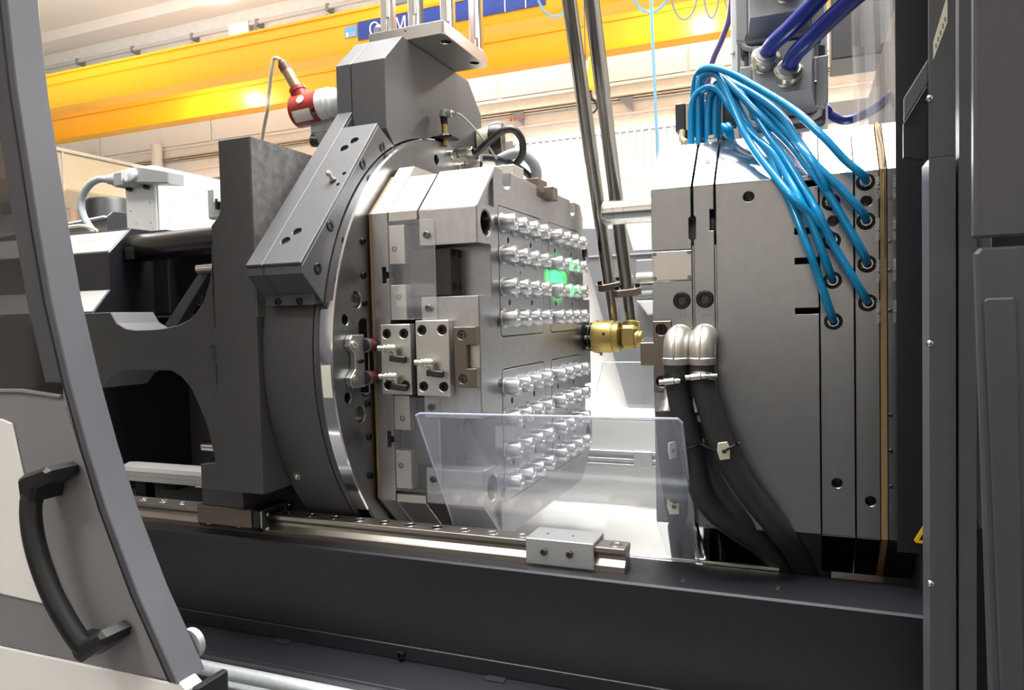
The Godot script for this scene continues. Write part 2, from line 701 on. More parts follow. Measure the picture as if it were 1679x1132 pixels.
func high_bay(at: Vector3, lx: float, lz: float, energy: float, which: int) -> void:
	var places := ["over the mould gap", "added out of view behind the rods to light the back wall", "added out of view above the electrical column to light the back wall", "added out of view near the far duct to light the back wall", "added out of view to light the open guard door", "over the operator's side", "added out of view to wash the back wall over the blue sign", "added out of view to wash the back wall above the rods", "added out of view to wash the back wall above the white column"]
	var t := thing("ceiling_lamp", "long white high-bay lamp " + places[which], "lamp", at, "high-bay lamps of the hall")
	put(t, "housing", mb().box(at.x - lx / 2, at.y, at.z - lz / 2, at.x + lx / 2, at.y + 0.1, at.z + lz / 2, 0.01), M.white_cabinet)
	put(t, "diffuser", mb().box(at.x - lx / 2 + 0.02, at.y - 0.02, at.z - lz / 2 + 0.02, at.x + lx / 2 - 0.02, at.y, at.z + lz / 2 - 0.02, 0.004), M.lamp_glow)
	for s in [-1, 1]:
		put(t, "hanger", mb().tube([Vector3(at.x + s * lx * 0.4, at.y + 0.1, at.z), Vector3(at.x + s * lx * 0.4, 7.4, at.z)], 0.006, 6, 1), M.zinc)
	if at.y < 6.8:
		uplight(t, at, lx, lz, energy)
	var l := AreaLight3D.new()
	l.name = "lamp_light"
	l.area_size = Vector2(lx - 0.1, lz - 0.1)
	l.area_normalize_energy = true
	l.light_energy = energy
	l.light_color = Color(0.97, 0.985, 1.0)
	l.area_range = 40.0
	l.shadow_enabled = true
	l.position = Vector3(0, -0.04, 0)
	l.rotation_degrees = Vector3(-90, 0, 0)
	t.add_child(l)

func uplight(t: Node3D, at: Vector3, lx: float, lz: float, energy: float) -> void:  # upward glow and light added to brighten the ceiling
	put(t, "diffuser", mb().box(at.x - lx / 2 + 0.1, at.y + 0.1, at.z - lz / 2 + 0.1, at.x + lx / 2 - 0.1, at.y + 0.115, at.z + lz / 2 - 0.1, 0.004), M.lamp_glow)
	var u := AreaLight3D.new()
	u.name = "lamp_uplight"
	u.area_size = Vector2(lx - 0.2, lz - 0.2)
	u.area_normalize_energy = true
	u.light_energy = energy * 0.7
	u.light_color = Color(0.97, 0.985, 1.0)
	u.area_range = 40.0
	u.shadow_enabled = true
	u.position = Vector3(0, 0.14, 0)
	u.rotation_degrees = Vector3(90, 0, 0)
	t.add_child(u)
# ---------------------------------------------------------------- the hall
func hall() -> void:
	struct("floor", mb().box(-16, -0.3, -1.3, 8.3, 0, 8.3), M.floor_grey, "dark grey aisle floor on the operator's side", "floor")
	struct("floor", mb().box(-16, -0.3, -9.8, 8.3, 0, -1.3), M.floor_pale, "pale coated floor of the hall behind the machine", "floor")
	struct("ceiling", mb().box(-16, 7.4, -9.8, 8.3, 7.7, 8.3), M.ceiling_white, "pale ceiling of the hall above the crane", "ceiling")
	var w := struct("wall_back", mb().box(-16, 0, -9.8, 8.3, 7.4, -9.5), M.wall_cream, "cream back wall with ledges behind the crane", "wall")
	struct("wall_end", mb().box(-16, 0, -9.5, -15.7, 7.4, 8), M.wall_cream, "cream end wall beyond the duct", "wall")
	struct("wall_near", mb().box(8, 0, -9.5, 8.3, 7.4, 8), M.wall_white, "white wall of the hall beyond the guard post", "wall")
	struct("wall_front", mb().box(-16, 0, 8, 8.3, 7.4, 8.3), M.wall_white, "white wall on the operator's side of the hall", "wall")
	# what is set on the back wall, from the ceiling down
	for l in [[7.2, 7.4, 0.5], [6.45, 6.5, 0.06], [4.90, 4.945, 0.03], [4.46, 4.50, 0.02], [5.9, 5.94, 0.06]]:
		put(w, "ledge", mb().box(-15.6, l[0], -9.5, 7.9, l[1], -9.5 + l[2], 0.006), M.wall_white)
	for k in 8:
		put(w, "panel", mb().box(-15.5 + k * 2.9, 4.96, -9.5, -12.65 + k * 2.9, 5.88, -9.47, 0.01), M.wall_white)
	for k in 3:
		put(w, "cable_track", mb().box(-15.6, 4.645 + k * 0.04, -9.5, 7.9, 4.665 + k * 0.04, -9.44, 0.004), M.track_tan)
	put(w, "steel_beam", mb().box(-15.6, 4.02, -9.5, 7.9, 4.27, -9.42, 0.01), M.beam_grey, "grey steel beam along the wall")
	for x in [-3.6, -1.9, -5.2]:
		put(w, "track_bracket", mb().prism("z", v2([x - 0.12, 4.7, x + 0.1, 4.7, x + 0.1, 4.48]), -9.44, -9.42, 0.002), M.beam_grey)
	for x in [-3.72, -3.66, -3.52]:
		put(w, "red_clip", mb().box(x, 4.57, -9.42, x + 0.03, 4.62, -9.38, 0.004), M.box_red)
	for k in 2:
		var y := [6.87, 6.69][k] as float
		var t := thing("wall_conduit", ["upper of the two grey conduits along the cream wall", "lower of the two grey conduits along the cream wall"][k], "conduit", Vector3(-8, y, -9.4))
		put(t, "pipe", mb().tube([Vector3(-15.5, y, -9.36), Vector3(7.8, y, -9.36)], 0.035, 10, 1), M.conduit_grey)
		for i in 14:
			put(t, "clamp", mb().box(-14.5 + i * 1.5, y - 0.07, -9.5, -14.44 + i * 1.5, y + 0.05, -9.32, 0.004), M.connector_grey)
	# floodlight on the wall over the conduits
	var f := thing("wall_floodlight", "glaring white floodlight on the cream wall over the conduits", "lamp", Vector3(-8.86, 6.7, -9.3))
	put(f, "housing", mb().box(-9.1, 6.68, -9.42, -8.62, 6.92, -9.32, 0.02), M.connector_light)
	put(f, "lamp_face", mb().box(-9.07, 6.7, -9.32, -8.65, 6.9, -9.305, 0.006), M.lamp_glow)
	put(f, "bracket", mb().box(-8.92, 6.76, -9.5, -8.80, 6.84, -9.42, 0.004), M.connector_grey)
	var l := SpotLight3D.new()
	l.name = "floodlight_light"
	l.position = Vector3(0, 0.1, 0.03)
	l.rotation_degrees = Vector3(-10, 180, 0)
	l.spot_angle = 85
	l.spot_range = 30
	l.light_energy = 8.0
	l.light_size = 0.12
	l.light_color = Color(1, 0.93, 0.78)
	l.shadow_enabled = true
	f.add_child(l)
	# ribbed white partition below the beam
	var p := thing("ribbed_partition", "white ribbed metal partition between the two mould halves, far off", "partition", Vector3(-2.4, 0, -7.0))
	put(p, "sheet", mb().box(-2.72, 0.0, -7.1, -0.2, 3.63, -7.02, 0.004), M.cladding)
	for k in 30:
		put(p, "rib", mb().prism("y", v2([-2.70 + k * 0.083, -7.02, -2.655 + k * 0.083, -7.02, -2.665 + k * 0.083, -7.0, -2.69 + k * 0.083, -7.0]), 0.0, 3.62, 0.002), M.cladding)
	put(p, "edge_rail", mb().box(-2.73, 3.6, -7.11, -0.19, 3.66, -6.99, 0.004), M.panel_white)
	# the duct and the pipes at the far end
	var d := thing("ventilation_duct", "large beige duct running along the far end of the hall", "duct", Vector3(-8.5, 3.2, -6))
	put(d, "duct_body", mb().box(-9.3, 3.26, -8.9, -8.0, 3.72, -2.6, 0.02), M.duct_beige)
	put(d, "flange", mb().box(-9.33, 3.72, -8.92, -7.97, 3.76, -2.58, 0.006), M.track_tan)
	for k in 4:
		put(d, "seam_flange", mb().box(-9.34, 3.24, -8.2 + k * 1.5, -7.985, 3.72, -8.17 + k * 1.5, 0.004), M.track_tan)
	for z in [-8.5, -3.0]:
		put(d, "support_column", mb().box(-8.75, 0, z - 0.1, -8.55, 3.26, z + 0.1, 0.006), M.beam_grey)
	for k in 4:
		var x := [-13.9, -13.3, -12.75, -11.0][k] as float
		solo("wall_pipe", mb().tube([Vector3(x, 0, -9.38), Vector3(x, 5.0, -9.38)], [0.08, 0.11, 0.07, 0.1][k], 14, 1), [M.pipe_pink, M.pipe_pink, M.beam_grey, M.panel_white][k], ["stout pink upright pipe on the far wall, furthest from the platen", "thickest pink upright pipe on the far wall", "thin grey upright pipe on the far wall", "white upright pipe on the far wall, nearest the platen"][k], "pipe", "upright pipes on the far wall")
	var wd := mb().box(-15.4, 2.2, -9.5, -9.2, 3.55, -9.46, 0.01)
	struct("window_1", wd, M.mint, "pale mint window band under the beige duct", "window")
	for k in 2:
		solo("steel_rail", mb().box(-15.4, 2.75 + k * 0.35, -9.3, -9.3, 2.82 + k * 0.35, -9.2, 0.006), M.beam_grey, ["lower grey rail before the mint window band", "upper grey rail before the mint window band"][k], "rail")

func crane() -> void:
	for g in 2:
		var z0 := [-7.22, -8.54][g] as float
		var z1 := [-6.91, -8.28][g] as float
		var t := thing("crane_girder", ["yellow crane girder with the blue sign, the nearer one", "yellow crane girder behind the one with the blue sign"][g], "crane", Vector3(-4, 5, (z0 + z1) / 2))
		put(t, "web", mb().box(-15.5, 5.02, z0 + 0.02, 7.8, 5.50, z1 - 0.01, 0.004), M.crane_yellow)
		put(t, "flange", mb().box(-15.5, 5.0, z0, 7.8, 5.02, z1, 0.003), M.crane_yellow)
		put(t, "flange", mb().box(-15.5, 5.50, z0 - 0.03, 7.8, 5.53, z1 + 0.02, 0.004), M.crane_yellow)
		put(t, "rib_strip", mb().box(-15.5, 5.36, z1 - 0.01, 7.8, 5.375, z1 + 0.012, 0.003), M.crane_yellow)
	var s := thing("crane_sign", "long blue sign with white letters on the near crane girder", "sign", Vector3(-3.5, 5.12, -6.9))
	put(s, "sign_panel", mb().box(-4.79, 5.13, -6.912, -2.25, 5.355, -6.90, 0.002), M.crane_blue)
	lettering(s, "letter", "O", 0.235, 0.006, Transform3D(Basis.IDENTITY, Vector3(-4.54, 5.235, -6.897)), M.label_white)
	lettering(s, "letter", "M", 0.225, 0.006, Transform3D(Basis.IDENTITY, Vector3(-4.16, 5.238, -6.897)), M.label_white)
	for x in [-2.76, -2.5]:
		put(s, "dividing_line", mb().box(x, 5.13, -6.90, x + 0.015, 5.355, -6.896, 0.001), M.label_white)
	lettering(s, "letter", "C", 0.2, 0.006, Transform3D(Basis.IDENTITY, Vector3(-2.33, 5.27, -6.897)), M.label_white)
	var c := thing("crane_sticker", "small light-blue sticker marked CE on the crane girder", "sticker", Vector3(-4.9, 5.2, -6.9))
	put(c, "sticker_sheet", mb().box(-4.99, 5.19, -6.912, -4.81, 5.33, -6.904, 0.001), M.sticker_blue)
	lettering(c, "mark", "CE", 0.07, 0.003, Transform3D(Basis.IDENTITY, Vector3(-4.87, 5.225, -6.902)), M.label_white)
	put(c, "mark_box", mb().box(-4.97, 5.2, -6.904, -4.93, 5.26, -6.902, 0.001), M.label_white)
	# crane lamps between the girders
	for k in 2:
		var x := [-8.3, -0.75][k] as float
		var t := thing("crane_lamp", ["round lamp hung inside the crane over the far end", "round lamp hung inside the crane above the rods"][k], "lamp", Vector3(x, 5.36, -7.5))
		put(t, "shade", mb().lathe(Vector3(x, 5.52, -7.5), Vector3.DOWN, [Vector2(0, 0.03), Vector2(0.05, 0.06), Vector2(0.12, 0.13), Vector2(0.12, 0.12), Vector2(0.06, 0.05)], 20), M.connector_light)
		put(t, "lamp_bulb", mb().lathe(Vector3(x, 5.46, -7.5), Vector3.DOWN, [Vector2(0, 0.02), Vector2(0.03, 0.05), Vector2(0.07, 0.05), Vector2(0.1, 0)], 16), M.lamp_glow)
		put(t, "arm", mb().box(x - 0.02, 5.5, -7.52, x + 0.02, 5.53, -7.18, 0.002), M.beam_grey)
		var l := OmniLight3D.new()
		l.name = "crane_lamp_light"
		l.position = Vector3(0, 0.05, 0)
		l.light_energy = 2.4
		l.light_size = 0.05
		l.omni_range = 30
		l.light_color = Color(1, 0.95, 0.85)
		l.shadow_enabled = true
		t.add_child(l)
	# hook block on its rope, far behind the rods
	var h := thing("crane_hook", "yellow crane hook block hanging behind the two steel rods", "hook", Vector3(-0.93, 3.05, -4.0))
	for x in [-0.97, -0.915]:
		put(h, "wire_rope", mb().tube([Vector3(x, 3.36, -4), Vector3(x - 0.02, 7.2, -4)], 0.004, 6, 1), M.dark_steel)
	put(h, "hook_block", mb().prism("z", v2([-0.985, 3.2, -0.985, 3.3, -0.95, 3.3, -0.935, 3.4, -0.895, 3.4, -0.885, 3.2, -0.92, 3.17, -0.96, 3.17]), -4.05, -3.95, 0.008), M.hoist_yellow)
	put(h, "hook_shank", mb().tube(v3([-0.94, 3.18, -4, -0.93, 3.12, -4, -0.905, 3.09, -4, -0.89, 3.05, -4, -0.915, 3.015, -4, -0.945, 3.02, -4, -0.96, 3.05, -4]), 0.012, 8, 5, 0.006), M.bolt_black)
	put(h, "safety_tag", mb().tube(v3([-0.935, 3.01, -4, -0.93, 2.97, -4, -0.94, 2.93, -4, -0.925, 2.88, -4]), 0.008, 6, 3), M.box_red)
	# festoon loops of flat cable under the crane
	var loops := [[-2.26, 5.02, 0.56, 0.22, 0.014], [-1.22, 4.9, 0.54, 0.24, 0.016], [-0.79, 4.76, 0.34, 0.23, 0.011], [-0.45, 4.72, 0.19, 0.22, 0.01], [-0.26, 4.72, 0.2, 0.2, 0.01]]
	for q in loops.size():
		var a: Array = loops[q]
		var pts := []
		for k in 13:
			var s0 := float(k) / 12
			pts.append(Vector3(a[0] + a[2] * s0, a[1] - a[3] * sin(PI * s0) + 0.35 * pow(absf(s0 - 0.5) * 2, 6), -6.5))
		solo("festoon_loop", mb().tube(pts, a[4], 8, 2), M.cable_ice if q < 2 else M.connector_light, ["cable loop under the crane beside the blue sign, cut by the picture edge", "thick blue-grey cable loop crossed by the pale blue cord", "wide grey cable loop between the blue cord and the purple cable", "narrow grey cable loop above the purple cable", "grey cable loop half hidden by the white column"][q], "cable", "festoon cable loops under the crane")
	put(thing("festoon_track", "steel track from which the crane cable loops hang", "track", Vector3(-1, 5.06, -6.5)), "track_rail", mb().box(-4.0, 5.28, -6.53, 4.0, 5.33, -6.47, 0.004), M.beam_grey)

# ---------------------------------------------------------------- bed and rail
func machine_bed() -> void:
	var t := thing("machine_bed", "dark anthracite machine bed under the rail and the moulds", "machine bed", Vector3(0, 0, 0))
	put(t, "front_beam", mb().box(-3.2, 0.98, 0.052, 0.66, 1.158, 0.165, 0.003), M.bed_paint)
	put(t, "beam_lip", mb().box(-3.2, 0.985, 0.165, 0.66, 1.010, 0.170, 0.0015), M.bed_paint)
	put(t, "shelf", mb().box(-3.2, 0.965, 0.12, 0.66, 0.985, 0.255, 0.003), M.bed_paint)
	put(t, "shelf_edge", mb().tube([Vector3(-3.2, 0.972, 0.258), Vector3(0.66, 0.972, 0.258)], 0.013, 10, 1), M.bed_paint)
	put(t, "front_skirt", mb().box(-3.2, 0, 0.1, 0.66, 0.965, 0.24, 0.003), M.bed_paint)
	put(t, "cross_beam", mb().box(-3.2, 0.0, -1.4, 0.66, 1.20, -1.05, 0.003), M.bed_paint)
	put(t, "added_bed_pan", mb().box(0.352, 0.99, -0.9, 0.95, 1.0, 0.05, 0.002), M.bed_paint)  # added pan and wall, keep light off the lower chamfers
	put(t, "added_pan_wall", mb().box(0.352, 1.0, -0.92, 0.95, 1.145, -0.9, 0.002), M.bed_paint)
	for x in [-0.38, 0.03]:
		put(t, "drain_slot", mb().box(x, 0.9856, 0.1705, x + 0.032, 0.9866, 0.186, 0.0003), M.seal_black)
	screw(t, Vector3(-0.126, 0.996, 0.17), Vector3.BACK, 0.0065, 0.008, M.bolt_black)
	for p in [[0.33, 0.13], [0.46, 0.12], [0.1, 0.155], [-0.02, 0.157]]:
		put(t, "flush_screw", mb().lathe(Vector3(p[0], 1.158, p[1]), Vector3.UP, [Vector2(0, 0.006), Vector2(0.0008, 0.0055), Vector2(0.0008, 0.003), Vector2(0.0002, 0.0025), Vector2(0.0002, 0)], 14), M.dull_steel)
	put(t, "end_trim", mb().box(0.3, 1.158, 0.046, 0.46, 1.163, 0.053, 0.001), M.zinc, "thin bright edge strip at the hose opening")
	var g := thing("galvanised_pipe", "galvanised pipe running along the foot of the machine bed", "pipe", Vector3(0, 0.97, 0.3))
	put(g, "tube", mb().tube([Vector3(-1.2, 0.985, 0.3), Vector3(0.66, 0.985, 0.3)], 0.0115, 18, 1), M.galvanised)
	for x in [-0.9, 0.45]:
		put(g, "pipe_foot", mb().box(x, 0.965, 0.25, x + 0.02, 0.982, 0.31, 0.001), M.galvanised)
	var s := thing("galvanised_cover", "ribbed galvanised cover below the pipe, at the lower edge", "cover", Vector3(0, 0.0, 0.3))
	put(s, "cover_sheet", mb().box(-0.42, 0.0, 0.255, 0.66, 0.955, 0.3, 0.002), M.galvanised)
	for k in 3:
		put(s, "rib", mb().box(-0.42, 0.93 - k * 0.03, 0.3, 0.66, 0.942 - k * 0.03, 0.306, 0.001), M.galvanised)

func guide_rail() -> void:
	var t := thing("guide_rail", "steel linear guide rail along the top of the machine bed", "rail", Vector3(-0.5, 1.158, 0.1135))
	var zc := 0.1135
	var prof := v2([zc + 0.0195, 1.158, zc + 0.0195, 1.167, zc + 0.0165, 1.17, zc + 0.0125, 1.176, zc + 0.0125, 1.181, zc + 0.0165, 1.186, zc + 0.0195, 1.188, zc + 0.0195, 1.1945, zc + 0.0185, 1.1955,
		zc - 0.0185, 1.1955, zc - 0.0195, 1.1945, zc - 0.0195, 1.188, zc - 0.0165, 1.186, zc - 0.0125, 1.181, zc - 0.0125, 1.176, zc - 0.0165, 1.17, zc - 0.0195, 1.167, zc - 0.0195, 1.158])
	put(t, "rail_profile", mb().prism("x", prof, -2.2, 0.244, 0.0008), M.rail_steel)
	for k in 26:
		var x := 0.226 - k * 0.0517
		put(t, "hole_plug", mb().lathe(Vector3(x, 1.1955, zc), Vector3.UP, [Vector2(0, 0.0098), Vector2(0.0006, 0.0092), Vector2(0.0001, 0.0088), Vector2(0.0001, 0)], 20), M.polished)
	var c := thing("rail_carriage", "steel rail carriage with a black end cap under the moving platen", "carriage", Vector3(-0.5, 1.166, zc))
	var body := v2([zc + 0.043, 1.176, zc + 0.043, 1.207, zc + 0.04, 1.210, zc - 0.04, 1.210, zc - 0.043, 1.207, zc - 0.043, 1.176, zc - 0.035, 1.167, zc - 0.0215, 1.167, zc - 0.0215, 1.1985, zc + 0.0215, 1.1985, zc + 0.0215, 1.167, zc + 0.035, 1.167])
	put(c, "carriage_body", mb().prism("x", body, -0.572, -0.443, 0.001), M.burnt_steel)
	put(c, "end_cap", mb().prism("x", body, -0.4425, -0.424, 0.004), M.black_paint)
	put(c, "end_plate", mb().prism("x", MB.inset(MB.ccw(body), 0.002), -0.424, -0.4205, 0.0006), M.ground_steel)
	put(c, "wiper_seal", mb().prism("x", MB.inset(MB.ccw(body), 0.004), -0.4205, -0.416, 0.0006), M.hydraulic_rubber)
	for p in [[0.032, 1.2], [-0.028, 1.203], [0.034, 1.174], [-0.034, 1.176]]:
		screw(c, Vector3(-0.4165, p[1], zc + p[0]), Vector3.RIGHT, 0.0035, 0.003, M.zinc, "cap_screw")
	for x in [-0.548, -0.476]:
		put(c, "side_plug", mb().lathe(Vector3(x, 1.1715, zc + 0.0385), Vector3(0, -0.7, 0.7), [Vector2(0, 0.005), Vector2(0.001, 0.0045), Vector2(0.001, 0)], 14), M.zinc)
	var s := thing("stop_block", "aluminium stop block with two socket screws on the rail end", "block", Vector3(0.142, 1.159, zc))
	var sb := v2([0.14, 1.162, 0.14, 1.2005, 0.139, 1.2015, 0.078, 1.2015, 0.077, 1.2005, 0.077, 1.162, 0.0925, 1.162, 0.0925, 1.1965, 0.1345, 1.1965, 0.1345, 1.162])
	put(s, "block_body", mb().prism("x", sb, 0.087, 0.197, 0.0008), M.anodised)
	for x in [0.118, 0.160]:
		screw(s, Vector3(x, 1.1825, 0.14), Vector3.BACK, 0.0055, 0.006, M.bolt_steel, "socket_screw", 0.1 + x)
		put(s, "pin_hole", mb().lathe(Vector3(x - 0.004, 1.2016, 0.11), Vector3.UP, [Vector2(0, 0.0025), Vector2(0.0003, 0.0022), Vector2(0.0, 0.0018), Vector2(0.0, 0)], 12), M.dull_steel)

# ---------------------------------------------------------------- moving platen and its carrier
const ZC := -0.2635
const YC := 1.4845

func arc(r: float, a0: float, a1: float, n: int) -> Array:
	# outline points (z, y) on a circle round the mould axis, angles in degrees from +z towards +y
	var o := []
	for i in n + 1:
		var a := deg_to_rad(lerpf(a0, a1, float(i) / n))
		o.append(ZC + r * cos(a))
		o.append(YC + r * sin(a))
	return o

func moving_platen() -> void:
	var t := thing("moving_platen", "tall dark grey moving platen with a swept yoke arm behind it", "platen", Vector3(-0.42, 1.2, -0.26))
	put(t, "platen_plate", mb().prism("z", v2([-0.445, 1.868, -0.376, 1.868, -0.376, 1.252, -0.515, 1.252, -0.515, 1.298, -0.481, 1.302, -0.481, 1.4, -0.468, 1.45, -0.468, 1.722, -0.451, 1.738, -0.445, 1.75]), -0.727, 0.2, 0.0015), M.anthracite)
	put(t, "machined_face", mb().box(-0.376, 1.56, -0.726, -0.3745, 1.867, 0.1985, 0.0005), M.worn_anthracite, "scuffed machined side of the platen")
	put(t, "yoke_arm", mb().prism("z", v2([-0.469, 1.69, -0.469, 1.659, -0.478, 1.622, -0.497, 1.585, -0.52, 1.561, -0.556, 1.549, -0.59, 1.544, -0.624, 1.542, -0.66, 1.542, -0.685, 1.545, -0.708, 1.556, -0.723, 1.577, -1.25, 1.577, -1.25, 1.432, -0.752, 1.432, -0.742, 1.437, -0.728, 1.452, -0.706, 1.463, -0.682, 1.467, -0.576, 1.467, -0.553, 1.456, -0.531, 1.435, -0.514, 1.405, -0.495, 1.365, -0.481, 1.303, -0.47, 1.303]), 0.1, 0.199, 0.0012), M.anthracite)
	put(t, "boss", mb().prism("z", MB.circle(Vector2(-0.442, 1.51), 0.042, 28), 0.1985, 0.1998, 0.0005), M.anthracite)
	lettering(t, "cast_mark", "GLD", 0.017, 0.002, Transform3D(Basis(Vector3.BACK, PI / 2), Vector3(-0.472, 1.5, 0.2)), M.anthracite)
	put(t, "carriage_spacer", mb().box(-0.559, 1.2105, 0.07, -0.461, 1.252, 0.156, 0.001), M.anthracite)
	# drum of the index drive
	put(t, "drum", mb().lathe(Vector3(-0.374, YC, ZC), Vector3.RIGHT, [Vector2(0, 0.452), Vector2(0.103, 0.452), Vector2(0.1035, 0.45), Vector2(0.1035, 0.2)], 120), M.anthracite)
	put(t, "seal_ring", mb().lathe(Vector3(-0.2705, YC, ZC), Vector3.RIGHT, [Vector2(0, 0.449), Vector2(0.0035, 0.452), Vector2(0.006, 0.451), Vector2(0.008, 0.449), Vector2(0.0135, 0.449)], 120), M.guard_grey)
	var a := deg_to_rad(-28.0)
	put(t, "grease_nipple", mb().lathe(Vector3(-0.353, YC + 0.452 * sin(a), ZC + 0.452 * cos(a)), Vector3(0, sin(a), cos(a)), [Vector2(0, 0.008), Vector2(0.002, 0.008), Vector2(0.002, 0.004), Vector2(0.006, 0.003), Vector2(0.008, 0)], 14), M.zinc)
	# turning plate that carries the core half
	var d := thing("index_disc", "big round bright steel disc that carries the core half of the mould", "disc", Vector3(-0.245, 1.03, ZC))
	put(d, "disc_rim", mb().lathe(Vector3(-0.257, YC, ZC), Vector3.RIGHT, [Vector2(0, 0.449), Vector2(0.001, 0.452), Vector2(0.0238, 0.452), Vector2(0.0258, 0.45)], 160), M.polished)
	var holes := []
	for s in [-1, 1]:
		holes.append({"c": Vector2(0.112, YC + s * 0.1015), "r": 0.015, "d": 0.012, "n": 24, "hc": 0.0012})
		holes.append({"c": Vector2(0.147, YC + s * 0.067), "r": 0.0095, "d": 0.022, "hc": 0.0012})
	holes.append({"c": Vector2(-0.207, 1.89), "r": 0.011, "d": 0.022, "hc": 0.0012})
	holes.append({"p": MB.rect(0.079, 1.415, 0.107, 1.552, 0.009, 3), "d": 0.022, "hc": 0.0012})
	put(d, "disc_face", mb().prism("x", MB.circle(Vector2(ZC, YC), 0.4492, 140), -0.2555, -0.231, 0.0006, holes), M.disc_steel)
	for y in [1.69, 1.63, 1.58, 1.4, 1.34, 1.27]:
		screw(d, Vector3(-0.231, y, 0.0875), Vector3.RIGHT, 0.0065, 0.004, M.bolt_black)
	# label on the rim
	var m := mb()
	var n := 8
	for k in n:
		var b0 := deg_to_rad(lerpf(-1.0, -8.0, float(k) / n))
		var b1 := deg_to_rad(lerpf(-1.0, -8.0, float(k + 1) / n))
		m.quad(Vector3(-0.2535, YC + 0.4526 * sin(b0), ZC + 0.4526 * cos(b0)), Vector3(-0.2345, YC + 0.4526 * sin(b0), ZC + 0.4526 * cos(b0)), Vector3(-0.2345, YC + 0.4526 * sin(b1), ZC + 0.4526 * cos(b1)), Vector3(-0.2535, YC + 0.4526 * sin(b1), ZC + 0.4526 * cos(b1)), Vector3(0, 0, 1))
	put(d, "paper_label", m, M.label_white, "blank cream paper label on the disc rim")
	# hose block let into the disc
	put(d, "hose_block", mb().prism("x", v2([0.109, 1.525, 0.109, 1.433, 0.146, 1.433, 0.152, 1.44, 0.154, 1.452, 0.138, 1.466, 0.138, 1.492, 0.154, 1.506, 0.152, 1.518, 0.146, 1.525]), -0.231, -0.2195, 0.0012), M.ground_steel)
	for y in [1.508, 1.450]:
		screw(d, Vector3(-0.2195, y, 0.1415), Vector3.RIGHT, 0.0075, 0.003, M.zinc)
		put(d, "hose_stub", mb().tube([Vector3(-0.2205, y - 0.002, 0.112), Vector3(-0.225, y - 0.003, 0.074)], 0.0118, 16, 1), M.hydraulic_rubber)
		put(d, "hose_band", mb().tube([Vector3(-0.2216, y - 0.0022, 0.100), Vector3(-0.2238, y - 0.0026, 0.083)], 0.0121, 16, 1), M.hose_red)
		put(d, "hose_clip", mb().tube([Vector3(-0.2210, y - 0.002, 0.1085), Vector3(-0.2215, y - 0.002, 0.1035)], 0.0132, 18, 1), M.zinc)
	for z in [0.12, 0.128]:
		screw(d, Vector3(-0.2195, 1.479, z), Vector3.RIGHT, 0.0035, 0.004, M.bolt_black, "small_screw")

